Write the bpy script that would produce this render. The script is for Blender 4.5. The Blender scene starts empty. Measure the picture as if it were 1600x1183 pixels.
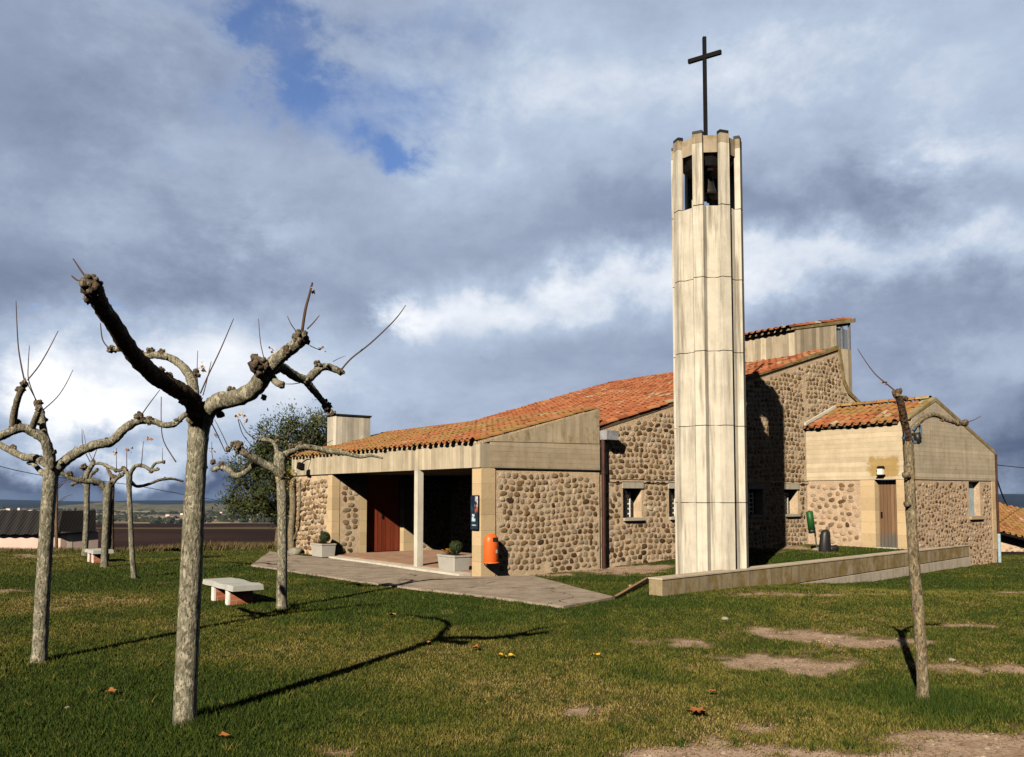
import bpy, math, random
import numpy as np
from math import sin, cos, pi, radians
random.seed(7)
RNG = np.random.default_rng(11)
SC = bpy.context.scene
COL = SC.collection

# ------------------------------------------------------------------ camera
FPX, PITCH, Y0, EYE = 1323.4, 0.0598, 693.5, 1.65
def ray(px, py):
    a = (px - 800) / FPX; b = (Y0 - py) / FPX
    return np.array([a, cos(PITCH) - b * sin(PITCH), sin(PITCH) + b * cos(PITCH)])
def P(px, py, Y):
    r = ray(px, py); return r / r[1] * Y + np.array([0, 0, EYE])
def gnd(px, py, z=0.0):
    r = ray(px, py); return r * (z - EYE) / r[2] + np.array([0, 0, EYE])
cam = bpy.data.objects.new('camera', bpy.data.cameras.new('camera'))
COL.objects.link(cam)
cam.data.sensor_width = 36; cam.data.lens = 36 * FPX / 1600
cam.data.shift_y = (Y0 - 591.5) / 1600
cam.data.clip_start = 0.05; cam.data.clip_end = 40000
cam.location = (0, 0, EYE); cam.rotation_euler = (pi / 2 + PITCH, 0, 0)
SC.camera = cam

# church frame: t runs away to the right along the side wall, s runs away to the left along the porch front
CX, CY, PHI = -.6041, 16.839, .647
CP, SP = cos(PHI), sin(PHI)
def W(t, s, z=0.0): return np.array([CX + t * CP - s * SP, CY + t * SP + s * CP, z])
def toL(x, y):
    dx, dy = x - CX, y - CY
    return dx * CP + dy * SP, -dx * SP + dy * CP

# ------------------------------------------------------------------ numpy noise
def _hash(ix, iy, seed):
    n = (ix * 374761393 + iy * 668265263 + seed * 144665) & 0x7fffffff
    n = (n ^ (n >> 13)) * 1274126177 & 0x7fffffff
    return ((n ^ (n >> 16)) & 0xffff) / 65535.0
def vnoise(x, y, seed=0):
    x = np.asarray(x, float); y = np.asarray(y, float)
    ix = np.floor(x).astype(np.int64); iy = np.floor(y).astype(np.int64)
    fx = x - ix; fy = y - iy
    fx = fx * fx * (3 - 2 * fx); fy = fy * fy * (3 - 2 * fy)
    a = _hash(ix, iy, seed); b = _hash(ix + 1, iy, seed); c = _hash(ix, iy + 1, seed); d = _hash(ix + 1, iy + 1, seed)
    return (a * (1 - fx) + b * fx) * (1 - fy) + (c * (1 - fx) + d * fx) * fy
def fbm(x, y, seed=0, o=4):
    s = 0; a = .5; t = 0
    for i in range(o):
        s = s + a * vnoise(x, y, seed + i * 17); t += a; x = np.asarray(x) * 2.03 + 11.3; y = np.asarray(y) * 2.03 + 5.7; a *= .5
    return s / t
def sstep(a, b, x):
    u = np.clip((np.asarray(x, float) - a) / (b - a), 0, 1); return u * u * (3 - 2 * u)

# ------------------------------------------------------------------ mesh builder
class MB:
    def __init__(s): s.v = []; s.f = []; s.n = 0; s.tn = []
    def add(s, V, F, tone=0.5):
        V = np.asarray(V, float).reshape(-1, 3)
        s.v.append(V)
        s.tn.append(np.broadcast_to(np.asarray(tone, float), (len(V),)) if np.ndim(tone) < 1 or len(np.atleast_1d(tone)) != len(V) else np.asarray(tone, float))
        if isinstance(F, np.ndarray): s.f.append(F + s.n)
        else:
            g = {}
            for f in F: g.setdefault(len(f), []).append(f)
            for k in g: s.f.append(np.array(g[k], int) + s.n)
        s.n += len(V)
    def box(s, x0, x1, y0, y1, z0, z1, tone=.5, fn=None):
        V = np.array([[x, y, z] for x in (x0, x1) for y in (y0, y1) for z in (z0, z1)], float)
        if fn is not None: V = np.array([fn(*p) for p in V])
        s.add(V, [(0, 1, 3, 2), (4, 6, 7, 5), (0, 4, 5, 1), (2, 3, 7, 6), (0, 2, 6, 4), (1, 5, 7, 3)], tone)
    def hexa(s, V, tone=.5):   # 8 points: bottom four, top four
        s.add(V, [(0, 3, 2, 1), (4, 5, 6, 7), (0, 1, 5, 4), (1, 2, 6, 5), (2, 3, 7, 6), (3, 0, 4, 7)], tone)
    def prism(s, pts, z0, z1, tone=.5):   # polygon in xy
        n = len(pts); z0 = np.broadcast_to(z0, n); z1 = np.broadcast_to(z1, n)
        V = [(p[0], p[1], a) for p, a in zip(pts, z0)] + [(p[0], p[1], a) for p, a in zip(pts, z1)]
        F = [tuple(range(n))[::-1], tuple(range(n, 2 * n))] + [(i, (i + 1) % n, n + (i + 1) % n, n + i) for i in range(n)]
        s.add(V, F, tone)
    def plate(s, poly, f, d0, d1, tone=.5):   # polygon (a,b) carried to space by f(a,b,depth)
        n = len(poly)
        V = [f(a, b, d0) for a, b in poly] + [f(a, b, d1) for a, b in poly]
        F = [tuple(range(n))[::-1], tuple(range(n, 2 * n))] + [(i, (i + 1) % n, n + (i + 1) % n, n + i) for i in range(n)]
        s.add(V, F, tone)
    def tube(s, pts, rad, n=10, tone=.5, sub=4, rough=0.0, cap=True):
        pts = np.asarray(pts, float); rad = np.asarray(rad, float)
        m = len(pts)
        if sub > 1 and m > 2:
            Q = []; R = []
            for i in range(m - 1):
                p0 = pts[max(i - 1, 0)]; p1 = pts[i]; p2 = pts[i + 1]; p3 = pts[min(i + 2, m - 1)]
                for k in range(sub):
                    t = k / sub
                    Q.append(.5 * (2 * p1 + (p2 - p0) * t + (2 * p0 - 5 * p1 + 4 * p2 - p3) * t * t + (3 * p1 - p0 - 3 * p2 + p3) * t ** 3))
                    R.append(rad[i] * (1 - t) + rad[i + 1] * t)
            Q.append(pts[-1]); R.append(rad[-1]); pts = np.array(Q); rad = np.array(R); m = len(pts)
        T = np.gradient(pts, axis=0); T /= np.linalg.norm(T, axis=1)[:, None] + 1e-9
        ref = np.array([1., 0, 0]) if abs(T[0][0]) < .8 else np.array([0, 1., 0])
        u = np.cross(T[0], ref); u /= np.linalg.norm(u)
        V = []
        for i in range(m):
            u = u - T[i] * np.dot(u, T[i]); u /= np.linalg.norm(u) + 1e-9
            w = np.cross(T[i], u)
            for k in range(n):
                a = 2 * pi * k / n
                r = rad[i] * (1 + rough * (random.random() - .5))
                V.append(pts[i] + r * (cos(a) * u + sin(a) * w))
        F = [(i * n + k, i * n + (k + 1) % n, (i + 1) * n + (k + 1) % n, (i + 1) * n + k) for i in range(m - 1) for k in range(n)]
        if cap:
            V.append(pts[0]); V.append(pts[-1] + T[-1] * rad[-1] * .5)
            F += [(m * n, (k + 1) % n, k) for k in range(n)] + [(m * n + 1, (m - 1) * n + k, (m - 1) * n + (k + 1) % n) for k in range(n)]
        s.add(np.array(V), F, tone)
    def ball(s, c, r, n=10, m=7, lump=.15, squash=(1, 1, 1), tone=.5):
        V = []; ph = [random.random() * 6 for _ in range(6)]
        for i in range(m + 1):
            th = pi * i / m
            for k in range(n):
                a = 2 * pi * k / n
                d = np.array([sin(th) * cos(a), sin(th) * sin(a), cos(th)])
                q = 1 + lump * (sin(3.1 * d[0] + ph[0]) * sin(4.3 * d[1] + ph[1]) + sin(5.7 * d[2] + ph[2] + 2 * d[0]) * .6 + (random.random() - .5) * .5)
                V.append(np.asarray(c) + r * q * d * np.asarray(squash))
        F = [(i * n + k, (i + 1) * n + k, (i + 1) * n + (k + 1) % n, i * n + (k + 1) % n) for i in range(m) for k in range(n)]
        s.add(np.array(V), F, tone)
    def lathe(s, prof, c=(0, 0, 0), n=16, tone=.5):
        V = []; m = len(prof)
        for r, z in prof:
            for k in range(n): V.append((c[0] + r * cos(2 * pi * k / n), c[1] + r * sin(2 * pi * k / n), c[2] + z))
        F = [(i * n + k, i * n + (k + 1) % n, (i + 1) * n + (k + 1) % n, (i + 1) * n + k) for i in range(m - 1) for k in range(n)]
        s.add(V, F, tone)
    def build(s, name, mat, parent=None, smooth=False, origin=None, mats=None):
        me = bpy.data.meshes.new(name)
        V = np.concatenate(s.v)
        if origin is not None: V = V - np.asarray(origin)
        me.vertices.add(len(V)); me.vertices.foreach_set('co', V.astype(np.float32).ravel())
        tot = np.concatenate([np.full(len(f), f.shape[1]) for f in s.f])
        li = np.concatenate([f.ravel() for f in s.f])
        me.loops.add(len(li)); me.loops.foreach_set('vertex_index', li.astype(np.int32))
        me.polygons.add(len(tot))
        st = np.concatenate([[0], np.cumsum(tot)[:-1]])
        me.polygons.foreach_set('loop_start', st.astype(np.int32))
        me.polygons.foreach_set('use_smooth', np.full(len(tot), bool(smooth)))
        me.update(calc_edges=True); me.validate()
        at = me.attributes.new('tone', 'FLOAT', 'POINT')
        t = np.concatenate(s.tn)
        if len(t) == len(me.vertices): at.data.foreach_set('value', t.astype(np.float32))
        me.materials.append(mat)
        o = bpy.data.objects.new(name, me); COL.objects.link(o)
        if parent is not None: o.parent = parent
        return o

def tag(o, label=None, cat=None, group=None, kind=None):
    if label: o['label'] = label
    if cat: o['category'] = cat
    if group: o['group'] = group
    if kind: o['kind'] = kind
    return o
def thing(name, label, cat, loc=(0, 0, 0), rz=0.0, group=None):
    o = bpy.data.objects.new(name, None); COL.objects.link(o)
    o.location = tuple(float(c) for c in loc); o.rotation_euler = (0, 0, rz); o.empty_display_size = .2
    return tag(o, label, cat, group)

# ------------------------------------------------------------------ materials
class G:
    def __init__(s, tree): s.t = tree; s.n = tree.nodes; s.l = tree.links
    def set(s, sock, v):
        if isinstance(v, bpy.types.NodeSocket): s.l.new(v, sock)
        elif isinstance(v, (tuple, list)):
            if sock.type == 'RGBA' and len(v) == 3: v = tuple(v) + (1,)
            sock.default_value = v
        else: sock.default_value = v
    def m(s, op, a, b=0.0, c=0.0, clamp=False):
        n = s.n.new('ShaderNodeMath'); n.operation = op; n.use_clamp = clamp
        s.set(n.inputs[0], a); s.set(n.inputs[1], b); s.set(n.inputs[2], c); return n.outputs[0]
    def vm(s, op, a, b=(0, 0, 0)):
        n = s.n.new('ShaderNodeVectorMath'); n.operation = op
        s.set(n.inputs[0], a); s.set(n.inputs[1], b); return n.outputs[0]
    def mix(s, f, a, b, mode='MIX'):
        n = s.n.new('ShaderNodeMix'); n.data_type = 'RGBA'; n.blend_type = mode; n.clamp_factor = True
        s.set(n.inputs[0], f); s.set(n.inputs[6], a); s.set(n.inputs[7], b); return n.outputs[2]
    def noise(s, vec, scale, detail=4, rough=.55, dist=0.0):
        n = s.n.new('ShaderNodeTexNoise'); s.set(n.inputs['Vector'], vec)
        n.inputs['Scale'].default_value = scale; n.inputs['Detail'].default_value = detail
        n.inputs['Roughness'].default_value = rough; n.inputs['Distortion'].default_value = dist
        return n.outputs['Fac']
    def white(s, v):
        n = s.n.new('ShaderNodeTexWhiteNoise'); n.noise_dimensions = '1D'; s.set(n.inputs['W'], v); return n.outputs['Value']
    def voro(s, vec, scale, feat='F1', out='Distance', rnd=1.0):
        n = s.n.new('ShaderNodeTexVoronoi'); n.feature = feat; s.set(n.inputs['Vector'], vec)
        n.inputs['Scale'].default_value = scale; n.inputs['Randomness'].default_value = rnd; return n.outputs[out]
    def ramp(s, f, stops):
        n = s.n.new('ShaderNodeValToRGB'); s.set(n.inputs[0], f); e = n.color_ramp.elements
        while len(e) < len(stops): e.new(.5)
        for k, (p, c) in zip(e, stops): k.position = p; k.color = (c, c, c, 1) if not isinstance(c, tuple) else tuple(c) + (1,)
        return n.outputs[0]
    def sm(s, x, a, b):
        n = s.n.new('ShaderNodeMapRange'); n.interpolation_type = 'SMOOTHSTEP'
        s.set(n.inputs[0], x); n.inputs[1].default_value = a; n.inputs[2].default_value = b; return n.outputs[0]
    def attr(s, name):
        n = s.n.new('ShaderNodeAttribute'); n.attribute_name = name; return n.outputs['Fac']
    def obj(s): return s.n.new('ShaderNodeTexCoord').outputs['Object']
    def pos(s): return s.n.new('ShaderNodeNewGeometry').outputs['Position']
    def scl(s, v, k): return s.vm('MULTIPLY', v, k)
    def sep(s, v):
        n = s.n.new('ShaderNodeSeparateXYZ'); s.set(n.inputs[0], v); return n.outputs
    def comb(s, x, y, z):
        n = s.n.new('ShaderNodeCombineXYZ'); s.set(n.inputs[0], x); s.set(n.inputs[1], y); s.set(n.inputs[2], z); return n.outputs[0]

def mat(name, fn, rough=.85, spec=.25, bump=None, metal=0.0):
    m = bpy.data.materials.new(name); m.use_nodes = True
    g = G(m.node_tree); bs = g.n['Principled BSDF']
    r = fn(g)
    h = None
    if isinstance(r, tuple) and len(r) == 2 and isinstance(r[1], (tuple, list)) and len(r[1]) == 3 and isinstance(r[1][0], bpy.types.NodeSocket):
        r, h = r
    g.set(bs.inputs['Base Color'], r)
    bs.inputs['Roughness'].default_value = rough; bs.inputs['Specular IOR Level'].default_value = spec
    bs.inputs['Metallic'].default_value = metal
    if h is not None:
        b = g.n.new('ShaderNodeBump'); g.set(b.inputs['Height'], h[0]); b.inputs['Strength'].default_value = h[1]; b.inputs['Distance'].default_value = h[2]
        g.l.new(b.outputs[0], bs.inputs['Normal'])
    return m
def plain(name, c, rough=.7, spec=.3, metal=0.0, var=.15, scale=6.0):
    def fn(g):
        n = g.noise(g.obj(), scale, 5, .6)
        return g.mix(g.sm(n, .3, .7), tuple(x * (1 - var) for x in c), tuple(min(1, x * (1 + var)) for x in c))
    return mat(name, fn, rough, spec, None, metal)

def concrete(name, base, board=None, bw=.13, bvar=.16, streak=.35, moss=0.0, stain=.3):
    def fn(g):
        o = g.obj(); x = g.sep(o)
        c = g.mix(g.sm(g.noise(o, 3.0, 6, .65), .25, .75), tuple(v * .86 for v in base), tuple(v * 1.1 for v in base))
        h = g.m('MULTIPLY', g.noise(o, 45, 4, .6), .4)
        if board is not None:
            a = x[0] if board == 'x' else x[1] if board == 'y' else x[2] if board == 'z' else g.m('ADD', x[0], x[1])
            wob = g.m('MULTIPLY', g.m('SUBTRACT', g.noise(o, .7, 2), .5), .012)
            q = g.m('DIVIDE', g.m('ADD', a, wob), bw)
            k = g.white(g.m('FLOOR', q)); fr = g.m('FRACT', q)
            c = g.mix(k, g.mix(1.0, c, (1 - bvar,) * 3, 'MULTIPLY'), g.mix(1.0, c, (1 + bvar * .6,) * 3, 'MULTIPLY'))
            edge = g.m('LESS_THAN', g.m('MINIMUM', fr, g.m('SUBTRACT', 1.0, fr)), .05)
            c = g.mix(g.m('MULTIPLY', edge, .35), c, tuple(v * .55 for v in base))
            h = g.m('ADD', h, g.m('MULTIPLY', k, .5)); h = g.m('SUBTRACT', h, g.m('MULTIPLY', edge, .6))
            sv = (14, 14, .5) if board in ('x', 'y', 'xy') else (.6, .6, 22)
            gr = g.noise(g.scl(o, sv), 1.6, 4, .65)
            c = g.mix(g.m('MULTIPLY', g.sm(gr, .45, .8), .35), c, tuple(v * .6 for v in base))
        if streak:
            st = g.noise(g.scl(o, (5, 5, .35)), 1.5, 5, .65)
            c = g.mix(g.m('MULTIPLY', g.sm(st, .46, .74), streak), c, (base[0] * .42, base[1] * .4, base[2] * .38))
            st2 = g.noise(g.scl(o, (9, 9, .5)), 1.1, 3, .6)
            c = g.mix(g.m('MULTIPLY', g.sm(st2, .58, .75), streak * .6), c, tuple(min(.85, v * 1.35) for v in base))
        if stain:
            b = g.noise(o, 1.1, 5, .7)
            c = g.mix(g.m('MULTIPLY', g.sm(b, .5, .75), stain), c, (base[0] * .55, base[1] * .5, base[2] * .42))
        if moss:
            mo = g.noise(g.scl(o, (2.0, 2.0, 1.6)), 1.6, 7, .72)
            c = g.mix(g.m('MULTIPLY', g.sm(mo, .62 - .3 * moss, .8 - .25 * moss), .85), c, g.mix(g.noise(o, 9, 4), (.10, .075, .022), (.28, .185, .05)))
        return c, (h, .35, .02)
    return mat(name, fn, .92, .15)

M = {}
CONC = (.54, .47, .365)
M['tower'] = concrete('tower_concrete', (.58, .535, .45), None, streak=1.0, stain=.35)
M['crown'] = concrete('weathered_belfry_concrete', (.36, .30, .22), None, streak=.9, moss=.4, stain=.6)
M['front'] = concrete('boarded_concrete_vertical', (.50, .43, .32), 'y', .14, .26, .5, 0, .35)
M['side_h'] = concrete('boarded_concrete_horizontal', (.45, .37, .265), 'z', .105, .16, .3, .25, .4)
M['side_v'] = concrete('boarded_concrete_side', (.46, .38, .27), 'x', .13, .12, .55, .45, .3)
M['annex_front'] = concrete('annex_boarded_concrete', (.58, .48, .34), 'z', .125, .13, .15, 0, .3)
def ochre_stain():
    m = M['annex_front']; g = G(m.node_tree); bs = g.n['Principled BSDF']; src = bs.inputs['Base Color'].links[0].from_socket
    o = g.obj(); x = g.sep(o); n = g.m('MULTIPLY', g.m('SUBTRACT', g.noise(o, 5, 6, .75), .5), 1.5)
    a = g.m('ABSOLUTE', g.m('DIVIDE', g.m('ADD', x[1], 2.22), .42)); b = g.m('DIVIDE', g.m('ABSOLUTE', g.m('SUBTRACT', x[2], 2.36)), .26)
    f = g.sm(g.m('ADD', g.m('MAXIMUM', a, b), n), 1.05, .80)
    g.set(bs.inputs['Base Color'], g.mix(g.m('MULTIPLY', f, .8), src, g.mix(g.noise(o, 12, 4, .7), (.26, .16, .03), (.40, .27, .09))))
ochre_stain()
M['annex_side'] = concrete('annex_side_concrete', (.47, .40, .30), 'z', .11, .14, .35, .2, .3)
M['lantern'] = concrete('lantern_concrete', (.50, .42, .31), 'xy', .20, .42, .6, .2, .35)
M['chimney'] = concrete('chimney_concrete', (.56, .51, .42), 'xy', .17, .3, .5, 0, .2)
M['moss'] = concrete('mossy_concrete', (.33, .28, .18), None, streak=.3, moss=.95, stain=.3)
M['lowwall'] = concrete('low_wall_concrete', (.33, .27, .18), None, streak=.85, moss=.7, stain=.8)
M['lowwall2'] = concrete('low_wall_footing', (.46, .40, .33), None, streak=.5, moss=.2, stain=.3)
M['lowtop'] = concrete('low_wall_top', (.52, .44, .34), None, streak=.2, moss=.3, stain=.3)
M['pale'] = concrete('pale_concrete', (.60, .56, .48), None, streak=.4, stain=.25)
M['trim'] = concrete('grey_trim_concrete', (.43, .39, .32), None, streak=.5, stain=.5)
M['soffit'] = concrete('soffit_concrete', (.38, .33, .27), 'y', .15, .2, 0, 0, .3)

def ashlar(name, c):
    def fn(g):
        o = g.obj(); x = g.sep(o)
        k = g.white(g.m('FLOOR', g.m('DIVIDE', x[2], .31)))
        fr = g.m('FRACT', g.m('DIVIDE', x[2], .31))
        j = g.m('LESS_THAN', fr, .04)
        col = g.mix(k, tuple(v * .9 for v in c), tuple(v * 1.08 for v in c))
        n = g.noise(o, 7, 6, .7)
        col = g.mix(g.m('MULTIPLY', g.sm(n, .5, .8), .5), col, (c[0] * .6, c[1] * .52, c[2] * .4))
        col = g.mix(g.m('MULTIPLY', j, .45), col, tuple(v * .6 for v in c))
        return col, (g.m('SUBTRACT', g.noise(o, 35, 5, .6), g.m('MULTIPLY', j, .8)), .4, .02)
    return mat(name, fn, .95, .1)
M['ashlar'] = ashlar('sandstone_blocks', (.53, .40, .245))
M['ashlar_g'] = ashlar('weathered_sandstone_blocks', (.40, .30, .19))

def mortar(name, c):
    def fn(g):
        o = g.obj()
        col = g.mix(g.sm(g.noise(o, 5, 6, .7), .3, .7), tuple(v * .8 for v in c), tuple(v * 1.12 for v in c))
        col = g.mix(g.m('MULTIPLY', g.sm(g.noise(o, .7, 4, .6), .5, .8), .35), col, tuple(v * .62 for v in c))
        return col, (g.noise(o, 28, 6, .7), .8, .04)
    return mat(name, fn, .95, .1)
M['mortar'] = mortar('lime_mortar', (.60, .46, .315))
M['mortar_p'] = mortar('pink_lime_mortar', (.55, .405, .285))
def stonemat(name, stops, shift=1.0):
    def fn(g):
        o = g.obj(); t = g.attr('tone')
        n = g.noise(o, 16, 6, .7)
        c = g.ramp(t, stops)
        c = g.mix(g.sm(n, .25, .75), g.mix(1.0, c, (.7, .68, .64), 'MULTIPLY'), g.mix(1.0, c, (1.15, 1.13, 1.1), 'MULTIPLY'))
        c = g.mix(g.m('MULTIPLY', g.sm(g.noise(o, .8, 4, .6), .42, .7), .55), c, g.mix(1.0, c, (.55, .52, .48), 'MULTIPLY'))
        return c, (g.noise(o, 40, 5, .65), .5, .02)
    return mat(name, fn, .85, .2)
STOPS = [(0, (.055, .038, .024)), (.12, (.15, .092, .05)), (.30, (.25, .165, .09)), (.46, (.235, .185, .13)), (.60, (.37, .26, .16)), (.74, (.33, .275, .215)), (.88, (.43, .295, .20)), (1, (.53, .44, .34))]
M['stone'] = stonemat('river_cobbles', STOPS)
M['stone_g'] = stonemat('grey_brown_cobbles', [(0, (.05, .04, .03)), (.3, (.14, .10, .07)), (.55, (.22, .18, .14)), (.8, (.30, .24, .18)), (1, (.40, .33, .26))])

def tilemat(name, a, mossy):
    def fn(g):
        o = g.obj(); t = g.attr('tone')
        c = g.ramp(t, [(0, (.20, .068, .034)), (.22, (.33, .105, .048)), (.55, (.42, .145, .065)), (.8, (.44, .185, .09)), (.93, (.44, .27, .15)), (1, (.42, .36, .25))])
        c = g.mix(g.sm(g.noise(o, 14, 5, .7), .4, .8), c, g.mix(1.0, c, (.68, .68, .66), 'MULTIPLY'))
        ms = g.m('ADD', g.noise(o, .9, 5, .7), g.m('MULTIPLY', g.noise(o, 9, 4, .7), .35))
        c = g.mix(g.m('MULTIPLY', g.sm(ms, .88 - mossy, 1.05 - mossy), .75), c, g.mix(g.noise(o, 22, 3), (.16, .115, .04), (.40, .28, .09)))
        return c, (g.noise(o, 40, 4, .6), .3, .01)
    return mat(name, fn, .9, .15)
M['tile'] = tilemat('terracotta_tiles', 0, .10)
M['tile_m'] = tilemat('mossy_terracotta_tiles', 0, .30)
M['tile_n'] = tilemat('clean_terracotta_tiles', 0, -.02)
M['board'] = plain('roof_boarding', (.12, .08, .05))

def doormat(name, c, axis, bw, grey=0.0):
    def fn(g):
        o = g.obj(); x = g.sep(o)
        q = g.m('DIVIDE', x[axis], bw); k = g.white(g.m('FLOOR', q)); fr = g.m('FRACT', q)
        e = g.m('LESS_THAN', fr, .1)
        col = g.mix(k, tuple(v * .7 for v in c), tuple(v * 1.2 for v in c))
        sv = [30, 30, 30]; sv[2] = 1.2
        gr = g.noise(g.scl(o, tuple(sv)), 1.5, 5, .7)
        col = g.mix(g.m('MULTIPLY', g.sm(gr, .4, .75), .6), col, tuple(v * .4 for v in c))
        if grey:
            w = g.m('ADD', g.sm(x[2], 1.0, .35), g.m('MULTIPLY', g.m('SUBTRACT', g.noise(g.scl(o, (9, 9, 1.5)), 1.6, 4, .6), .5), 1.6))
            col = g.mix(g.m('MULTIPLY', g.sm(w, .35, .9), grey), col, g.mix(gr, (.05, .048, .045), (.17, .16, .145)))
        col = g.mix(e, col, tuple(v * .18 for v in c))
        return col, (g.m('SUBTRACT', gr, e), .5, .02)
    return mat(name, fn, .6, .3)
M['door'] = doormat('red_brown_planks', (.20, .036, .014), 0, .13)
M['door2'] = doormat('weathered_planks', (.25, .145, .08), 1, .095, .95)
M['floor'] = mat('terracotta_pavers', lambda g: g.mix(g.sm(g.noise(g.obj(), 3, 5, .7), .3, .7), (.30, .17, .115), (.42, .27, .19)), .8, .2)
M['dark'] = plain('black_bitumen', (.018, .018, .02), .6)
M['iron'] = plain('black_iron', (.007, .007, .008), .8, .12)
M['bronze'] = plain('dark_bronze', (.035, .032, .026), .5, .4, .4)
M['brownpipe'] = plain('rust_brown_pipe', (.05, .02, .015), .45, .4, 0, .3)
M['zinc'] = plain('zinc_sheet', (.42, .43, .47), .45, .5, .3, .2)
M['white'] = plain('white_paint', (.72, .71, .67), .6)
M['glass'] = plain('dark_glass', (.012, .014, .018), .12, .6)
M['pane'] = plain('pale_blue_shutter', (.32, .42, .47), .5)
M['orange'] = plain('orange_plastic', (.78, .13, .022), .42, .4, 0, .08)
M['green'] = plain('green_plastic', (.010, .075, .015), .5, .4, 0, .15)
M['blackp'] = plain('black_plastic', (.016, .016, .018), .45, .4)
M['gal'] = plain('grey_steel', (.22, .22, .22), .5, .4, .4)
M['planter'] = concrete('granite_planter', (.43, .41, .37), None, streak=.25, stain=.25)
M['bench_top'] = concrete('bench_slab', (.42, .42, .40), None, streak=0, stain=.35)
def brick(g):
    n = g.n.new('ShaderNodeTexBrick'); o = g.obj(); x = g.sep(o)
    g.set(n.inputs['Vector'], g.comb(g.m('ADD', x[0], x[1]), x[2], 0.0))
    n.inputs['Scale'].default_value = 1; n.inputs['Brick Width'].default_value = .24; n.inputs['Row Height'].default_value = .07; n.inputs['Mortar Size'].default_value = .006
    g.set(n.inputs['Color1'], (.36, .105, .05)); g.set(n.inputs['Color2'], (.46, .16, .085)); g.set(n.inputs['Mortar'], (.40, .26, .18))
    return n.outputs['Color']
M['brick'] = mat('red_bricks', brick)
M['soil'] = plain('dark_soil', (.05, .035, .02), 1, .05)
M['shrub'] = mat('dark_box_leaves', lambda g: g.mix(g.attr('tone'), (.012, .022, .006), (.045, .065, .018)), .6)
M['flower'] = mat('orange_petals', lambda g: g.mix(g.attr('tone'), (.62, .20, .012), (.85, .36, .02)), .7)
M['dryleaf'] = mat('dry_leaf', lambda g: g.mix(g.attr('tone'), (.28, .10, .025), (.62, .34, .08)), .7)
M['yleaf'] = plain('yellow_leaf', (.75, .46, .05), .7)
M['bleaf'] = plain('brown_leaf', (.36, .13, .04), .7)
M['timber'] = doormat('edging_timber', (.34, .21, .11), 2, .5)
M['rock'] = plain('pale_limestone', (.26, .24, .20), .9, .1, 0, .25)
M['wire'] = plain('black_cable', (.012, .012, .014), .6)
M['bluetie'] = plain('blue_cord', (.05, .11, .18), .6)

def bark(name, c1, c2, pale, dark, lich=0.0, sc=1.0):
    def fn(g):
        o = g.obj(); q = g.scl(o, (1, 1, .45))
        n = g.noise(q, 16 * sc, 5, .6, .6)
        c = g.mix(g.sm(n, .35, .65), c1, c2)
        wq = g.vm('ADD', q, g.scl(g.comb(g.noise(q, 18 * sc, 3), g.noise(g.vm('ADD', q, (3, 9, 2)), 18 * sc, 3), g.noise(g.vm('ADD', q, (8, 1, 5)), 18 * sc, 3)), (.05, .05, .05)))
        for k2, (scv, lo, col, f) in enumerate(((50, .84, pale, .7), (90, .82, pale, .6), (80, .84, dark, .8), (34, .68, tuple(v * .70 for v in c1), .6), (120, .88, dark, .7))):
            cell = g.sep(g.voro(g.vm('ADD', wq, (k2 * 3.3, k2 * 1.7, 0)), scv * sc, 'F1', 'Color'))[0]
            c = g.mix(g.m('MULTIPLY', g.m('GREATER_THAN', cell, lo), f), c, col)
        if lich:
            l = g.noise(g.scl(o, (1, 1, .8)), 9 * sc, 6, .75); c = g.mix(g.m('MULTIPLY', g.sm(l, .45, .7), lich), c, (.30, .20, .06))
        t = g.attr('tone')
        c = g.mix(g.sm(t, .55, .95), c, g.mix(g.sm(g.noise(o, 45, 4, .6), .35, .65), (.028, .017, .012), (.15, .09, .055)))
        sp = g.noise(g.scl(o, (1, 1, .25)), 55 * sc, 5, .7); c = g.mix(g.m('MULTIPLY', g.sm(sp, .56, .70), .5), c, dark)
        return c, (g.m('ADD', g.noise(q, 40 * sc, 5, .65), sp), .8, .02)
    return mat(name, fn, .85, .15)
M['bark'] = bark('plane_bark', (.19, .18, .13), (.28, .262, .195), (.47, .43, .33), (.075, .06, .042))
M['bark_f'] = bark('grey_plane_bark', (.165, .158, .118), (.235, .225, .17), (.32, .29, .22), (.075, .06, .045), 0, .6)
M['bark_s'] = bark('lichen_bark', (.185, .15, .095), (.265, .215, .14), (.38, .33, .24), (.07, .05, .032), .3, 1.2)
M['bark_b'] = bark('brown_bark', (.12, .08, .05), (.20, .14, .09), (.26, .2, .14), (.06, .04, .03))
M['twig'] = plain('reddish_twig', (.085, .05, .035), .8)
M['olive'] = mat('olive_leaves', lambda g: g.ramp(g.attr('tone'), [(0, (.020, .030, .010)), (.45, (.05, .068, .020)), (.75, (.095, .11, .032)), (.9, (.12, .10, .032)), (1, (.15, .105, .033))]), .7)
M['vine'] = mat('vine_leaves', lambda g: g.mix(g.attr('tone'), (.05, .075, .015), (.26, .22, .04)), .7)

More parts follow.
